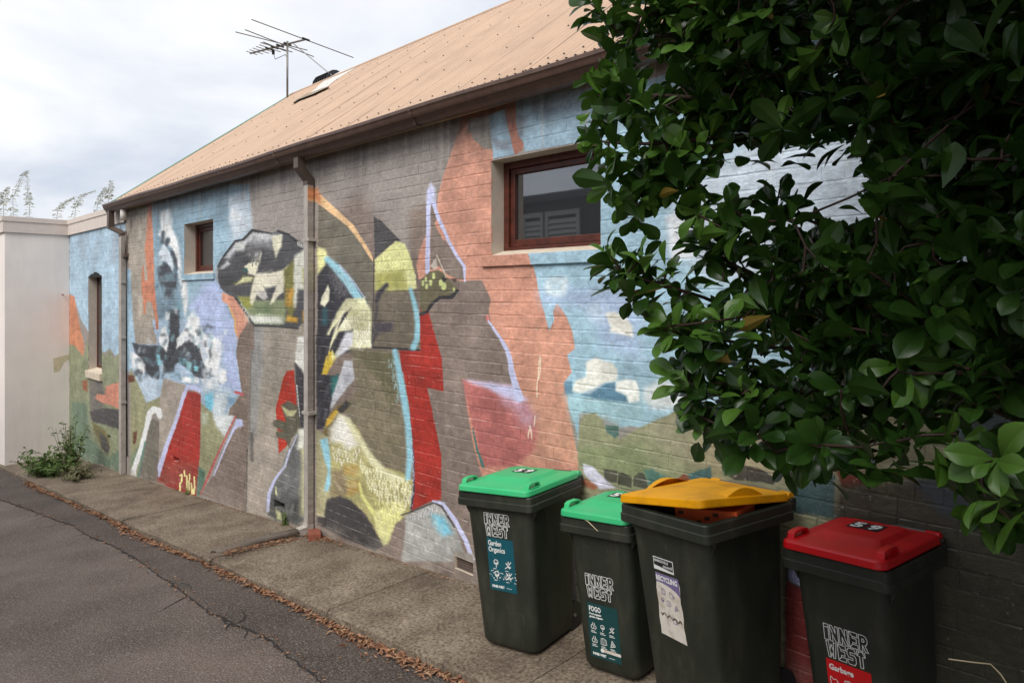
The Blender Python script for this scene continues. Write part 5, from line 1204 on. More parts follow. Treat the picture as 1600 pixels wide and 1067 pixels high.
# bin 1
sticker_logo(b1, -.10, b1.flen-.04, .19, .14)
st1 = b1.front('sticker', *rect(.20, .315), M['teal_sticker'], -.095, b1.flen-.19); q = b1.flen-.19
put_text(b1, st1, 'Garden', .044, -.085, q-.045, maxw=.10); put_text(b1, st1, 'Organics', .044, -.085, q-.083, maxw=.125)
for k, (x, dq_, ic) in enumerate(((-.06, .175, 0), (.03, .178, 1), (-.06, .245, 0), (.03, .245, 1))):
    V, F = icon2d(ic, .05, random); b1.front('icon', V, F, M['white_ink'], x, q-dq_, .0034, st1); small_lines(b1, st1, x, q-dq_-.008, .04, 1, M['white_ink'])
V, F = [], []
for k in range(46):                       # scraped-off flecks
    x = random.uniform(-.005, .2); y = -.225+random.gauss(0, .014); s_ = random.uniform(.002, .007); n_ = len(V)
    V += [(x, y, 0), (x+s_*random.uniform(1, 2.4), y-s_*.3, 0), (x+s_*1.1, y+s_, 0)]; F.append([n_, n_+1, n_+2])
b1.front('scrape', V, F, M['white_ink'], -.095, q, .0036, st1)
put_text(b1, st1, 'INNER WEST', .02, -.078, q-.298, bold=.001, maxw=.092); small_lines(b1, st1, .03, q-.291, .065, 1, M['white_ink'], .005)
# bin 2
sticker_logo(b2, -.105, b2.flen-.225, .185, .13)
st2 = b2.front('sticker', *rect(.20, .30), M['teal_dark'], -.11, b2.flen-.385); q = b2.flen-.385
put_text(b2, st2, 'FOGO', .04, -.098, q-.045, bold=.0014, maxw=.08); put_text(b2, st2, 'Food organics', .014, -.098, q-.064); put_text(b2, st2, 'garden organics', .014, -.098, q-.08)
for k in range(6):
    x = -.095+(k % 3)*.06; qq = q-.145-(k//3)*.075; V, F = icon2d((2, 0, 1, 2, 4, 5)[k], .038, random); b2.front('icon', V, F, M['white_ink'], x, qq, .0034, st2); small_lines(b2, st2, x, qq-.008, .045, 2, M['white_ink'], .0075)
b2.front('strip', *rect(.115, .016), M['cream_sticker'], -.025, q-.243, .0034, st2)
V = [(.011*math.cos(t*.628), .011*math.sin(t*.628), 0) for t in range(10)]; b2.front('seal', V, [list(range(10))], M['white_ink'], -.03, q-.251, .0042, st2)
put_text(b2, st2, 'INNER WEST', .018, -.095, q-.285, bold=.001, maxw=.088); small_lines(b2, st2, .01, q-.28, .065, 1, M['white_ink'], .005)
# bin 3
q = b3.flen-.145
cs = b3.front('council_sticker', *rect(.135, .062), M['white_ink'], -.11, q); b3.front('council_panel', [(.004,-.004,0),(.131,-.004,0),(.131,-.052,0),(.004,-.040,0)], [(0,3,2,1)], M['black_ink'], -.11, q, .0025, cs)
put_text(b3, cs, 'MARRICKVILLE', .018, -.102, q-.022, bold=.0004, maxw=.095); put_text(b3, cs, 'council', .022, -.045, q-.042, bold=.0004, maxw=.062)
q -= .078
wav = lambda i: .004*math.sin(i*1.9)
Lh = .30; n_ = 8; edge_l = [(wav(i)*.8, -Lh*i/n_) for i in range(n_+1)]; edge_r = [(.155+wav(i+3)+.012*(i/n_), -Lh*i/n_-.006*(i == n_)) for i in range(n_+1)]
V = [(x, y, 0) for x, y in edge_l]+[(x, y, 0) for x, y in edge_r]; F = [[i, i+1, n_+2+i, n_+1+i] for i in range(n_)]
rs = b3.front('recycling_sticker', V, F, M['cream_sticker'], -.105, q)
V = [(0,0,0),(.156,0,0),(.158,-.085,0),(.13,-.066,0),(.09,-.052,0),(.045,-.045,0),(.002,-.043,0)]; b3.front('purple_band', V, [[6,5,4,3,2,1,0]], M['purple'], -.105, q, .0024, rs)
put_text(b3, rs, 'RECYCLING', .034, -.101, q-.034, bold=.0016, maxw=.143)
for k, (x, y) in enumerate(((.03,-.10),(.085,-.105),(.02,-.145),(.06,-.15),(.11,-.16),(.09,-.225))):
    V, F = icon2d((4, 3, 0, 4, 5, 3)[k], .028, random); b3.front('icon', V, F, M['purple'], -.105+x, q+y, .0028, rs)
zz_ = [(.012+.14*i/12, -.195-.008*math.sin(i*2.1)-.014*(i/12)) for i in range(13)]
V = [(x, y+random.uniform(.002, .007), 0) for x, y in zz_]+[(x, y-random.uniform(.002, .007), 0) for x, y in zz_]; b3.front('tear', V, [[i, 13+i, 14+i, i+1] for i in range(12)], M['brown_tear'], -.105, q, .0030, rs)
# bin 4
sticker_logo(b4, -.085, b4.flen-.215, .19, .14)
q = b4.flen-.365
st4 = b4.front('sticker', *rect(.195, .30), M['red_sticker'], -.09, q)
put_text(b4, st4, 'Garbage', .034, -.078, q-.042, bold=.0012, maxw=.108)
for k, (x, y) in enumerate(((.012,-.115),(.075,-.11),(.135,-.11),(.012,-.19),(.075,-.19),(.135,-.19))):
    V, F = icon2d((3, 4, 2, 4, 3, 5)[k], .042, random); b4.front('icon', V, F, M['white_ink'], -.09+x, q+y, .0034, st4)
put_text(b4, st4, 'INNER WEST', .02, -.10, q-.28, bold=.001, maxw=.09)
# carton jammed under the yellow lid, straw on the small bin
mw = b3.root.matrix_world
cb = MB(); cb.box((-.16, -.11, -.11), (.16, .11, .0)); ct = cb.build('carton', M['orange_box']); bevel(ct, .004)
ct.matrix_world = mw @ Matrix.Translation((.09, -.03, b3.h+.012)) @ Matrix.Rotation(.3, 4, 'Z') @ Matrix.Rotation(-.045, 4, 'Y')
tag(ct, 'orange printed carton poking out under the yellow lid', 'carton')
V, F = [], []
for k in range(6):
    x = -.14+k*.045; y = -.02*((k*3) % 4); n_ = len(V); V += [(x, -.1112, -.03+y), (x+.03, -.1112, -.03+y), (x+.028, -.1112, -.012+y), (x+.002, -.1112, -.014+y)]; F.append([n_, n_+1, n_+2, n_+3])
mesh_obj('print', V, F, M['brown_tear'], ct)
mw2 = b2.root.matrix_world
mb = MB(); mb.tube([mw2 @ Vector((-.10, -b2.d/2+.012, b2.h+.012)), mw2 @ Vector((-.02, -b2.d/2-.005, b2.h-.002)), mw2 @ Vector((.05, -b2.d/2-.016, b2.h-.042))], [.0022, .002, .0014], 5)
tag(mb.build('straw', M['twig']), 'dry straw lying over the rim of the small FOGO bin', 'straw')
# scratches on the bin fronts
rs_ = random.Random(9)
for b_, n_ in ((b1, 12), (b2, 9), (b3, 22), (b4, 8)):
    for k in range(n_):
        x = rs_.uniform(-b_.bw*.42, b_.bw*.42); q = rs_.uniform(.1, b_.flen-.06); l = rs_.uniform(.008, .05); an_ = rs_.gauss(1.57, .7); pts_ = [(0,0), (math.cos(an_)*l*.5+rs_.gauss(0,.003), math.sin(an_)*l*.5), (math.cos(an_)*l, math.sin(an_)*l)]
        V, F = stroke2d(pts_, rs_.uniform(.0006, .0014)); b_.front('scratch', V, F, M['scuff'], x, q, .0012)
# ---------------------------------------------------------------- small things on the footpath
p = Vector((XP+.15, -.07, gz(XP+.15))); mb = MB(); mb.box((-.12,-.06,0), (.12,.06,.072)); lb = bevel(mb.build('loose_brick', M['brick_red']), .005)
lb.location = p; lb.rotation_euler = (0, -math.atan(KS), math.radians(-28)); tag(lb, 'loose orange red brick beside the downpipe foot', 'brick')
mb = MB(); path = [Vector((XP-.04,-.15,gz(XP)+.075)), Vector((XP-.16,-.36,gz(XP-.16)+.052)), Vector((XP-.22,-.55,gz(XP-.2)+.034)), Vector((XP-.2,-.72,gz(XP-.2)+.026)), Vector((XP-.26,-.9,gz(XP-.26)+.014))]
a_, b_, c_, e_ = [], [], [], []
for i, q in enumerate(path):
    w = .062-.004*i+random.uniform(-.006, .006); a_.append(q+Vector((-w, -.02, -.018+random.uniform(-.006, .006)))); b_.append(q+Vector((-w*.6, 0, .006))); c_.append(q+Vector((w*.5, .01, .008+random.uniform(-.004, .004)))); e_.append(q+Vector((w, .02, -.02)))
n_ = len(path)
for r_ in (a_, b_, c_, e_): mb.v += [tuple(x) for x in r_]
for j in range(3):
    for i in range(n_-1): mb.f.append([j*n_+i, j*n_+i+1, (j+1)*n_+i+1, (j+1)*n_+i])
ch = smooth_angle(mb.build('drain_cover', M['drain']), 25); sd_ = ch.modifiers.new('thick', 'SOLIDIFY'); sd_.thickness = .004
tag(ch, 'bent grey brown sheet metal drain cover running from downpipe to kerb', 'drain cover')
# ---------------------------------------------------------------- glossy broadleaf tree
def leaf_mat(name, c1, c2, rough=.3):
    m, nt, b = new_mat(name); Lk = nt.links; oi = N(nt, 'ShaderNodeNewGeometry')
    rp = N(nt, 'ShaderNodeValToRGB'); rp.color_ramp.elements[0].color = (*c1, 1); rp.color_ramp.elements[1].color = (*c2, 1)
    nz = N(nt, 'ShaderNodeTexNoise'); nz.inputs['Scale'].default_value = 9; Lk.new(oi.outputs['Position'], nz.inputs['Vector'])
    mr = N(nt, 'ShaderNodeMapRange'); mr.inputs['From Min'].default_value = .3; mr.inputs['From Max'].default_value = .7; Lk.new(nz.outputs['Fac'], mr.inputs['Value']); Lk.new(mr.outputs[0], rp.inputs[0])
    Lk.new(rp.outputs[0], b.inputs['Base Color']); b.inputs['Roughness'].default_value = rough; b.inputs['Specular IOR Level'].default_value = .3
    tr = N(nt, 'ShaderNodeBsdfTranslucent'); tr.inputs['Color'].default_value = (.06,.14,.02,1)
    mx = N(nt, 'ShaderNodeMixShader'); mx.inputs[0].default_value = .16; Lk.new(b.outputs[0], mx.inputs[1]); Lk.new(tr.outputs[0], mx.inputs[2])
    Lk.new(mx.outputs[0], nt.nodes['Material Output'].inputs['Surface']); return m
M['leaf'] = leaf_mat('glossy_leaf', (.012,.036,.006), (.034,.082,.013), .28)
M['leaf_new'] = leaf_mat('young_lit_leaf', (.055,.13,.016), (.095,.19,.03), .3)  # young leaf green, brightened so the outer tips look lit
M['bark'] = mat('bark', (58,45,36), .85, .25, 30, bump=.4, bscale=50)
M['twigbark'] = mat('red_twig', (54,33,26), .7, .2, 30)
def leaf_geo(r, hi=True):
    """obovate leaf of unit length along +x: two cupped halves meeting in a crisp midrib, tip curling"""
    st_ = [(0,.014), (.1,.05), (.26,.135), (.45,.205), (.62,.262), (.78,.25), (.9,.175), (.965,.09), (1.01,.012)] if hi else [(0,.012), (.18,.10), (.42,.20), (.66,.245), (.85,.17), (1.0,.012)]
    lat = (-1, -.5, 0, 0, .5, 1) if hi else (-1, 0, 0, 1)
    fold = r.uniform(.25, .55); curl = r.uniform(-.05, .34); tw = r.uniform(-.15, .15); V = []; ph = r.uniform(0, 6); k = len(lat)
    for x, w in st_:
        zc = -curl*x*x + .05*math.sin(x*3.1)
        for s in lat:
            y = s*w; a = abs(s); z = zc + w*fold*(1.35*a-.55*a*a) + tw*y*x + (.012*math.sin(9*x+ph)*a*a if hi else 0)
            V.append((x*(1-.12*curl*x), y, z))
    F = []
    for i in range(len(st_)-1):
        for j in range(k-1):
            if j == k//2-1: continue
            a = i*k+j; F.append((a, a+1, a+k+1, a+k))
    return V, F
rl = random.Random(21)
LV = [leaf_geo(rl) for _ in range(10)]; LO = [leaf_geo(rl, False) for _ in range(10)]
M['leaf_old'] = leaf_mat('yellowing_leaf', (.22,.16,.03), (.32,.2,.04), .5)
leaf_me = {'leaf': [], 'leaf_new': [], 'leaf_old': []}
for key in leaf_me:
    for V, F in LV:
        me = bpy.data.meshes.new('leaf'); me.from_pydata(V, [], F); me.materials.append(M[key])
        for p_ in me.polygons: p_.use_smooth = True
        leaf_me[key].append(me)
LVN = {True: [np.array(V) for V, F in LV], False: [np.array(V) for V, F in LO]}; LF = {True: np.array(LV[0][1]), False: np.array(LO[0][1])}
tree = empty('broadleaf_tree', (1.15, -1.55, gz(1.15))); tag(tree, 'dense dark green glossy leaved tree overhanging the bins', 'tree')
TI = Matrix.Translation(-tree.location)
def tp(o): o.parent = tree; o.matrix_parent_inverse = TI; return o
limbs = []; wood = MB(); twigs = MB()
T0 = Vector((1.15, -1.55, gz(1.15)-.05)); T1_ = Vector((.95, -1.6, -.9)); T2_ = Vector((.8, -1.65, .2)); T3_ = Vector((.65, -1.7, 1.2))
tk = MB(); tk.tube([T0, T1_, T2_, T3_, T3_+Vector((-.2,.1,1.0))], [.12,.10,.085,.06,.03], 10); tp(tk.build('trunk', M['bark'], smooth=True))
def limb(pts, r0, r1):
    pts = [Vector(q) for q in pts]; out = []
    n_ = len(pts)
    for i in range(n_-1):                    # Catmull-Rom
        p0, p1, p2, p3 = pts[max(i-1,0)], pts[i], pts[i+1], pts[min(i+2,n_-1)]
        for k in range(5):
            t = k/5; out.append(.5*((2*p1)+(p2-p0)*t+(2*p0-5*p1+4*p2-p3)*t*t+(3*p1-p0-3*p2+p3)*t**3))
    out.append(pts[-1]); m_ = len(out)
    mb = MB(); mb.tube(out, [(r0+(r1-r0)*i/(m_-1))*.6 for i in range(m_)], 6)
    tp(mb.build('branch', M['twigbark'] if r0 < .016 else M['bark'], smooth=True)); limbs.extend(out); return out
a = lambda px, py, d: atdepth(px, py, d+.42*max(0, min(1, (px-1050)/350)))     # limbs run behind the outer leaves
ros = []                                   # rosettes: (point, axis, size)
defs = [([T3_, a(1500,20,1.35), a(1300,40,1.6), a(1120,50,1.75), a(985,55,1.85), a(930,12,1.9)], .03, .004),
        ([T2_, a(1560,190,1.25), a(1350,185,1.45), a(1180,165,1.65), a(1040,150,1.75), a(935,150,1.8)], .028, .004),
        ([a(1300,180,1.5), a(1120,215,1.7), a(1010,225,1.75), a(925,220,1.78)], .014, .004),
        ([a(1400,185,1.4), a(1220,205,1.65), a(1050,255,1.75), a(985,315,1.78)], .013, .004),
        ([T2_, a(1560,420,1.2), a(1420,480,1.35), a(1290,470,1.5), a(1130,405,1.65), a(1085,335,1.7)], .024, .004),
        ([a(1400,485,1.35), a(1240,520,1.6), a(1100,465,1.75), a(1000,435,1.8), a(950,412,1.82)], .013, .004),
        ([a(1300,475,1.5), a(1170,440,1.65), a(1140,380,1.7), a(1145,330,1.72)], .012, .004),
        ([a(1450,540,1.3), a(1240,545,1.55), a(1120,530,1.7), a(1040,515,1.75)], .014, .004),
        ([T1_, a(1560,640,1.15), a(1380,620,1.4), a(1230,610,1.6), a(1120,600,1.7), a(1055,590,1.72)], .022, .004),
        ([a(1300,615,1.5), a(1180,650,1.62), a(1110,660,1.68)], .012, .004),
        ([a(1400,620,1.4), a(1290,670,1.5), a(1235,725,1.55)], .012, .004),
        ([a(1480,640,1.25), a(1380,680,1.35), a(1320,715,1.4)], .012, .004),
        ([T1_, a(1640,800,1.12), a(1560,780,1.15), a(1520,755,1.17)], .016, .004),
        ([T2_, a(1600,300,1.1), a(1450,310,1.25), a(1390,290,1.3)], .02, .004),
        ([a(1500,330,1.2), a(1330,360,1.45), a(1230,330,1.6), a(1200,310,1.62)], .012, .004)]
a = atdepth
for pts, r0, r1 in defs:
    o_ = limb(pts, r0, r1); tip = o_[-1]; ax_ = (o_[-1]-o_[-4]).normalized(); ros.append((tip, (ax_+Vector((0,0,.35))).normalized(), 1.2))
    for k in range(max(3, int(len(o_)*.6)), len(o_)-1, 2):                      # leafy side shoots along the outer half of each limb
        for rep in range(1):
            d_ = (o_[k+1]-o_[k-1]).normalized(); sd_ = d_.cross(Vector((0,0,1))).normalized()*rl.choice((-1, 1))
            q_ = o_[k]+sd_*rl.uniform(.01, .045)+Vector((0,0,rl.uniform(-.035, .06)))+d_*rl.uniform(-.02, .03)
            twigs.tube([o_[k]-d_*.02, q_], [.0026, .0018], 5, False); ros.append((q_, (d_*.7+sd_*.5+Vector((0,0,rl.uniform(.3, .9)))).normalized(), rl.uniform(.95, 1.2)))
def inpoly(x, y, p):
    s = False
    for i in range(len(p)):
        ax_, ay = p[i]; bx, by = p[(i+1) % len(p)]
        if (ay > y) != (by > y) and x < (bx-ax_)*(y-ay)/(by-ay)+ax_: s = not s
    return s
CROWN = [(960,-120),(950,15),(1005,60),(995,110),(1005,160),(975,205),(985,255),(1005,300),(1050,265),(1120,232),(1180,212),(1260,222),(1330,245),(1400,300),(1340,352),(1260,358),(1190,372),(1165,410),(1195,445),(1130,452),(1045,430),(1035,446),(1110,478),(1160,508),(1105,526),(1160,562),(1240,564),(1190,586),(1105,600),(1120,636),(1180,652),(1250,668),(1330,672),(1440,655),(1600,645),(1760,645),(1760,-120)]
cands_ = []
edge_pts = [(918,5),(945,30),(985,60),(950,105),(925,125),(935,150),(975,170),(920,205),(925,235),(955,262),(950,300),(985,335),(1010,310),(1045,290),(1090,275),(1090,335),(1150,330),(1120,365),(1090,380),(1190,345),(1240,345),(960,410),(985,440),(1000,405),(1040,420),(1060,480),(1045,510),(1085,535),(1130,500),(1060,585),(1075,610),(1095,650),(1135,665),(1140,600),(1185,680),(1235,720),(1290,695),(1330,705),(1385,690),(1440,680),(1500,690),(1395,275),(1370,330),(1180,480),(1130,440),(1290,420),(1350,420),(1550,720),(1505,745),(1570,750),(1540,775)]
for (x, y) in edge_pts:
    dmin = 1.85-.68*max(0, min(1, (x-920)/640)); ros.append((a(x, y, dmin+rl.uniform(-.04, .1)), None, rl.uniform(.9, 1.1)))
tries = 0
while len(ros) < 1290 and tries < 30000:
    tries += 1; x = rl.uniform(905, 1700); y = rl.uniform(-100, 730)
    if not all(inpoly(x+dx, y+dy, CROWN) for dx, dy in ((-14,-12),(14,-12),(-14,12),(14,12))): continue
    if x < 1060 and rl.random() < .72: continue
    dmin = 1.85-.66*max(0, min(1, (x-920)/640)); thick = .15+1.25*max(0, min(1, (x-960)/350))
    dep = dmin + rl.random()**1.1*thick
    q = a(x, y, dep)
    if q.y > -.25: continue
    ros.append((q, None, rl.uniform(.85, 1.15)))
# the rest of the crown, outside the picture, that shades the wall and bins
k = 0
while k < 2300:
    q = Vector((rl.uniform(-1.0, 3.2), rl.uniform(-5.4, -.35), rl.uniform(-1.5, 3.4)))
    dep = q.x*AX[0]+(q.y+D)*AX[1]
    if dep > .25:
        px, py = proj(q.x, q.y, q.z)
        if px < 1680 and py > -90: continue
        if px < 905: continue
    if (q-Vector((0,-D,0))).length < .9: continue
    c_ = ((q.x-1.0)/2.1)**2+((q.y+1.6)/1.5)**2+((q.z-.9)/2.6)**2
    c2 = ((q.x-1.3)/1.9)**2+((q.y+2.9)/2.5)**2+((q.z-2.3)/1.2)**2
    if c_ > 1 and c2 > 1: continue
    ros.append((q, None, 1.4)); k += 1
LP = np.array([tuple(v) for v in limbs]+[tuple(T2_), tuple(T3_), tuple(T3_+Vector((-.2,.1,1.0)))])
centre = Vector((.9, -1.6, .6)); leaves = []; camp = Vector((0, -D, 0))
grow = []
for (q, ax_, sz) in ros:
    pts_ = np.vstack([LP]+grow[-400:]) if grow else LP
    d2 = ((pts_-np.array(q))**2).sum(1); near = Vector(pts_[int(d2.argmin())]); dist = math.sqrt(d2.min())
    if ax_ is None:
        ax_ = (q-near).normalized() if dist > .03 else Vector((rl.gauss(0,1), rl.gauss(0,1), rl.gauss(0,1))).normalized()
        ax_ = (ax_*.55 + (q-centre).normalized()*.45 + Vector((rl.gauss(0,.35), rl.gauss(0,.35), rl.gauss(0,.3)+.5))).normalized()
        if dist > .02:
            midp = near.lerp(q, .55)+Vector((rl.gauss(0,.012), rl.gauss(0,.012), -.03*dist+rl.gauss(0,.01)))
            twigs.tube([near, midp, q], [.0034, .0027, .0018], 5, False); grow.append(np.array([tuple(midp), tuple(q)]))
    # a whorl of leaves at the tip and a few down the shoot
    u = ax_.orthogonal().normalized(); w = ax_.cross(u); nl = rl.randint(8, 12); pq = proj(q.x, q.y, q.z) if q.x*AX[0]+(q.y+D)*AX[1] > .3 else (9e3, 0); young_lit = rl.random() < (.6 if pq[0] < 1130 or (pq[0] < 1620 and pq[1] > 690) else .12); old = rl.random() < .03  # bright leaves gathered on the crown edges meant to look lit
    for i in range(nl):
        ang = i*2.4+rl.uniform(-.3, .3); back = (i/nl)*.11*sz; opn = math.radians(rl.uniform(28, 50)+45*(i/nl))
        dirr = (ax_*math.cos(opn)+(u*math.cos(ang)+w*math.sin(ang))*math.sin(opn)); dirr = (dirr+Vector((0,0,-.12))).normalized()
        up = (ax_ - dirr*ax_.dot(dirr)); up = up.normalized() if up.length > .05 else Vector((0,0,1))
        up = (up + Vector((0,0,.35))); up = (up-dirr*up.dot(dirr)).normalized()
        side = up.cross(dirr); ln = sz*rl.uniform(.048, .094)*(.72 if i < 2 else 1)
        base = q - ax_*back + dirr*.006
        Mx = np.array([[dirr.x*ln, side.x*ln, up.x*ln, base.x], [dirr.y*ln, side.y*ln, up.y*ln, base.y], [dirr.z*ln, side.z*ln, up.z*ln, base.z]])
        c_ = base+dirr*ln*.5; dep = c_.x*AX[0]+(c_.y+D)*AX[1]
        size = 0
        if dep > .3:
            px, py = proj(c_.x, c_.y, c_.z)
            if 0 < px < 1600 and 0 < py < 1067: size = ln/dep*(1.0-.5*max(0, (dep-(1.8-.9*max(0, min(1, (px-920)/640))))))
        leaves.append((size, Mx, rl.randrange(10), 'leaf_old' if old and i == nl-2 else 'leaf_new' if young_lit and i < 6 else 'leaf'))
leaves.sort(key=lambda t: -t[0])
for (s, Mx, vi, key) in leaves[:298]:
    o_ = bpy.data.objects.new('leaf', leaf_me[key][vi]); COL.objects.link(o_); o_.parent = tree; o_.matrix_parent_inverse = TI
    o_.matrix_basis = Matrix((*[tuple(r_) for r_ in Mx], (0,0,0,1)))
for key, nm_ in (('leaf', 'foliage'), ('leaf_new', 'young_lit_foliage'), ('leaf_old', 'yellowing_foliage')):
    rest = [t for t in leaves[298:] if t[3] == key]
    if not rest: continue
    VV, FF, nv_ = [], [], 0
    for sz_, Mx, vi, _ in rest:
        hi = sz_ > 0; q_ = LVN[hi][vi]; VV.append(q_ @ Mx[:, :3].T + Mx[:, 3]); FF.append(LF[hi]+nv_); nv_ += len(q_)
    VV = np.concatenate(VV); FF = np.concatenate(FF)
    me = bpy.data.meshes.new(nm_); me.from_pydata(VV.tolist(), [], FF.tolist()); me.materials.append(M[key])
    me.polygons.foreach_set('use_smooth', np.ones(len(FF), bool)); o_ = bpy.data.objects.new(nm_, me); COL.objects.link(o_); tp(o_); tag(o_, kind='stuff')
tp(tag(twigs.build('twigs', M['twigbark'], smooth=True), kind='stuff'))
# pale bare twig low on the right
mb = MB(); mb.tube([a(1482,1029,2.2), a(1520,1034,2.17), a(1548,1037,2.15), a(1563,1052,2.1), a(1585,1085,2.02), a(1640,1200,1.85)], .0022, 5); tp(mb.build('bare_twig', M['twig']))

# ---------------------------------------------------------------- weeds in the corner by the cream building
def weed(base, name, label, n_stem, hgt, spread, seed, m, leaf=.05, group=None, lean=Vector((0,0,0))):
    r = random.Random(seed); root = empty(name, base); tag(root, label, 'plant', group)
    stem = MB(); lf = MB(); V0, F0 = LO[0]
    for s_ in range(n_stem):
        an_ = r.uniform(0, 6.28); out = Vector((math.cos(an_), math.sin(an_)*.55, 0))*spread*r.random()+lean*r.random(); h_ = hgt*r.uniform(.35, 1)
        p0 = Vector((out.x*.35, out.y*.35, 0)); pts_ = [p0, p0+Vector((out.x*.3, out.y*.3, h_*.5)), Vector((out.x, out.y, h_))+Vector((0,0,-.1*h_*r.random()))]
        stem.tube(pts_, [.005,.004,.002], 4, False)
        for i in range(r.randint(9, 15)):
            t = r.uniform(.12, 1); c = pts_[0].lerp(pts_[1], t*2) if t < .5 else pts_[1].lerp(pts_[2], t*2-1)
            d_ = Vector((r.gauss(0,1), r.gauss(0,1), r.gauss(.2,.6))).normalized(); up = Vector((r.gauss(0,.4), r.gauss(0,.4), 1)); up = (up-d_*up.dot(d_)).normalized(); sd = up.cross(d_); ln = leaf*r.uniform(.6, 1.3)
            lf.add([c+d_*x*ln+sd*y*ln*.85+up*z*ln for x, y, z in V0], F0)
    o1 = stem.build('stems', M['weed_stem'], root, True); o2 = lf.build('leaves', m, root, True); tag(o1, kind='stuff'); tag(o2, kind='stuff'); return root
M['weed'] = leaf_mat('weed_leaf', (.065,.12,.03), (.13,.19,.055), .55); M['weed_dry'] = leaf_mat('dry_weed_leaf', (.13,.13,.07), (.2,.18,.1), .7); M['weed_stem'] = mat('weed_stem', (110,104,70), .8, .2)
gpt = lambda px, py: onground(px, py)
weed(gpt(110, 738), 'weed', 'tall leafy green weed climbing in the wall corner', 44, .98, .5, 3, M['weed'], .085)
weed(gpt(72, 742), 'weed', 'sprawling low green weed spilling over the footpath end', 80, .4, .85, 4, M['weed'], .085)
weed(gpt(120, 748), 'weed', 'dry yellow green weed trailing over the concrete', 40, .24, .65, 6, M['weed_dry'], .06)
weed(Vector((-6.9,-.03,gz(-6.9))), 'weed', 'small weed tuft below the wall vent left of the downpipe', 7, .16, .08, 8, M['weed'], .03)
weed(Vector((-9.6,-.03,gz(-9.6))), 'weed', 'tiny weed tuft under the yellow painted tag', 5, .09, .12, 9, M['weed'], .03)
# ---------------------------------------------------------------- airy shrubs behind the cream parapet
M['far_leaf'] = leaf_mat('far_leaf', (.34,.35,.28), (.5,.5,.42), .8)  # leaf colour paled to look backlit against the sky
stems = [((22,352),(20,310),(36,275),(44,267),'h'), ((8,352),(5,320),(10,300),(14,292),'h'), ((44,350),(46,320),(43,300),(43,268),'h'), ((82,352),(90,330),(104,316),(118,308),'h'), ((112,352),(118,325),(128,306),(150,298),'h'), ((148,345),(152,320),(162,302),(166,292),'h'), ((165,335),(170,312),(173,295),(174,282),'h'), ((-6,355),(-8,330),(-2,310),(4,300),'h')]
SHL = ['tall wispy shoot arching over towards its straight neighbour above the cream parapet', 'short upright wispy shoot behind the parapet corner', 'tall straight wispy shoot with level leaf pairs above the cream parapet', 'low wispy shoot bending sideways over bare sky in the middle of the parapet', 'long wispy shoot arching far over towards the brown gutter', 'leaning wispy shoot beside the one touching the gutter end', 'upright wispy shoot rising right behind the brown gutter end', 'wispy shoot beyond the parapet corner, mostly cut off']
for k, (p0, p1, p2, p3, _) in enumerate(stems):
    dep = 19.5 + (k % 3)*.7; P_ = [a(*q, dep) for q in (p0, p1, p2, p3)]; P_[0] = P_[0]-Vector((0,0,.9)); r = random.Random(60+k)
    root = empty('shrub_shoot', P_[0]); tag(root, SHL[k], 'shoot', 'wispy shoots behind the cream parapet')
    ri = Matrix.Translation(-P_[0]); mb = MB(); mb.tube(P_, [.007,.006,.004,.002], 5); o_ = mb.build('stem', M['weed_stem'], root, True); o_.matrix_parent_inverse = ri
    lf = MB(); V0, F0 = LO[1]
    for i in range(64):
        t = i/64*3; j_ = min(2, int(t)); c = P_[j_].lerp(P_[j_+1], t-j_)
        for s in (-1, 1):
            d_ = Vector((s*RT[0]*.9+r.gauss(0,.3), s*RT[1]*.9+r.gauss(0,.3), r.gauss(.05,.25))).normalized(); up = Vector((r.gauss(0,.4),r.gauss(0,.4),1)); up = (up-d_*up.dot(d_)).normalized(); sd = up.cross(d_); ln = (.22-.15*t/3)*r.uniform(.5, 1.1)
            lf.add([c+d_*x*ln+sd*y*ln*.6+up*z*ln for x, y, z in V0], F0)
    o_ = lf.build('leaves', M['far_leaf'], root, True); o_.matrix_parent_inverse = ri; tag(o_, kind='stuff')
# ---------------------------------------------------------------- dry leaf litter
M['litter'] = mat('dry_leaves', (124,84,60), .85, .5, 45, dirt=(190,158,122), dscale=28, damt=.95)
def litter(n, fn, seed, name, label, size=(.025,.085)):
    r = random.Random(seed); mb = MB()
    for i in range(n):
        x, y, z = fn(r); l = r.uniform(*size); w = l*r.uniform(.08, .2); an_ = r.uniform(0, 6.28); ca, sa = math.cos(an_), math.sin(an_); tl = r.gauss(0, .22); k_ = r.uniform(.0, .22)*l
        pts_ = [(-l/2,0,0), (0,-w,k_), (l/2,0,tl*l*.4), (0,w,k_*.6)]
        mb.add([(x+u*ca-v_*sa, y+u*sa+v_*ca, z+.003+h+abs(tl)*l*.3) for u, v_, h in pts_], [(0,1,2),(0,2,3)])
    o_ = mb.build(name, M['litter']); tag(o_, label, 'leaf litter', kind='stuff'); return o_
def gutter_l(r):
    x = r.uniform(-13.6, -.8)
    while r.random() > .35+.65*abs(math.sin(x*1.3+math.sin(x*4.1))): x = r.uniform(-13.6, -.8)
    y = KY(x)-.012-abs(r.gauss(0, .034))*(1+.7*math.sin(x*2.1)*math.sin(x*.7+1)); return x, y, road_z(x, y)+.008+r.random()*.018
litter(2300, gutter_l, 1, 'leaf_litter', 'band of dry brown leaves lying along the kerb edge')
litter(420, lambda r: (lambda x, y: (x, y, gz(x)+.006+r.random()*.03))(XP+.02+abs(r.gauss(0,.26)), -.03-abs(r.gauss(0,.05))), 2, 'leaf_litter', 'heap of dry leaves behind the loose brick at the wall foot', (.015,.05))
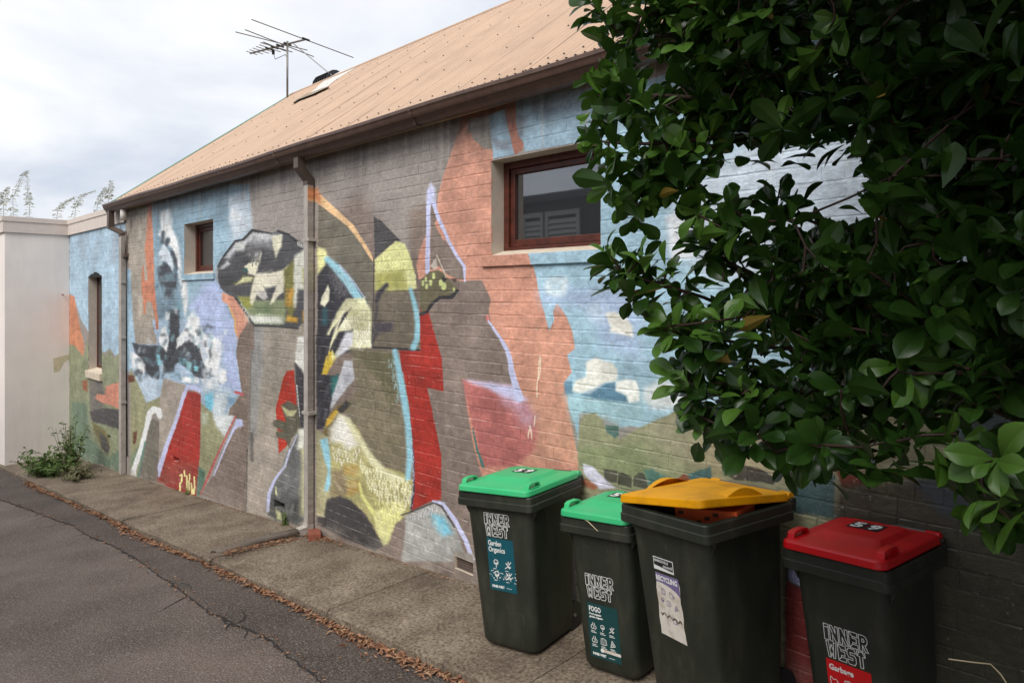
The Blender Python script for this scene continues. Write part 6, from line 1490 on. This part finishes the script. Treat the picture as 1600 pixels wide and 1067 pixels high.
litter(420, lambda r: (lambda t: (XP-.02-.12*t+r.gauss(.06,.04), -.2-.68*t, gz(XP)+.008+r.random()*.02))(r.random()), 3, 'leaf_litter', 'dry leaves gathered along the bent drain cover', (.015,.05))
litter(420, lambda r: (lambda x: (x, -.02-abs(r.gauss(0,.03)), gz(x)+.012+r.random()*.012))(r.uniform(-11.5,-3.3)), 4, 'leaf_litter', 'thin line of dry leaves at the foot of the mural', (.012,.04))
def crack_l(r):
    x, y = fine[r.randrange(len(fine))]; y += r.gauss(0, .035); x += r.gauss(0, .03); return x, y, road_z(x, y)+.010
litter(330, crack_l, 5, 'leaf_litter', 'scattered leaf scraps caught in the road crack', (.012,.045))
litter(130, lambda r: (lambda x, y: (x, y, road_z(x, y)+.008))(r.uniform(-12,-1.5), -1.1-2.2*r.random()**1.4), 6, 'leaf_litter', 'sparse bits of leaf scattered over the asphalt', (.01,.035))
litter(90, lambda r: (lambda x, y: (x, y, gz(x)+.004))(r.uniform(-13,-1.2), r.uniform(-.85,-.1)), 7, 'leaf_litter', 'sparse leaf bits scattered over the footpath', (.01,.03))

# ---------------------------------------------------------------- house across the lane, seen reflected in the large window
op = empty('weatherboard_house', (-9, -8, gz(-9))); tag(op, 'dark weatherboard house with pale louvred shutters, mirrored in the large window', 'house')
OI = Matrix.Translation(-op.location)
def opp(o, par=None): o.parent = par or op; o.matrix_parent_inverse = OI if par is None else Matrix(); return o
FY = -7.15; zg = gz(-9)
mb = MB(); mb.box((-16, FY-5, zg-.8), (-3.5, FY-.02, 2.1)); opp(mb.build('wall', M['dark_wall']))
for k in range(24):
    z = zg-.6+k*.2
    if z > 1.8: break
    mb = MB(); mb.add([(-16,FY,z),(-3.5,FY,z),(-3.5,FY-.016,z+.2),(-16,FY-.016,z+.2)], [(0,1,2,3)]); opp(mb.build('board', M['dark_wall']))
mb = MB(); mb.box((-16.3, FY, 1.99), (-3.2, FY+.28, 2.15)); opp(mb.build('gutter', M['dark_roof']))
mb = MB(); mb.add([(-16.3,FY+.25,2.14),(-3.2,FY+.25,2.14),(-3.2,FY-2.6,2.3),(-16.3,FY-2.6,2.3),(-3.2,FY-5.5,2.1),(-16.3,FY-5.5,2.1)], [(0,1,2,3),(3,2,4,5)]); opp(mb.build('roof', M['dark_roof']))
for (x0, x1) in ((-10.46,-9.84), (-9.78,-8.84)):
    mb = MB(); z0, z1 = .25, 1.80; yb = FY+.02
    for (p, q) in (((x0,yb,z0),(x0+.08,yb+.05,z1)), ((x1-.08,yb,z0),(x1,yb+.05,z1)), ((x0+.08,yb,z0),(x1-.08,yb+.048,z0+.1)), ((x0+.08,yb,z1-.1),(x1-.08,yb+.048,z1))): mb.box(p, q)
    sh = opp(mb.build('shutter', M['shutter']))
    for i in range(11):
        z = z0+.13+i*.115; m2 = MB(); m2.add([(x0+.08,yb+.045,z),(x1-.08,yb+.045,z),(x1-.08,yb+.005,z+.1),(x0+.08,yb+.005,z+.1)], [(0,1,2,3)]); l_ = m2.build('louvre', M['shutter']); l_.parent = sh
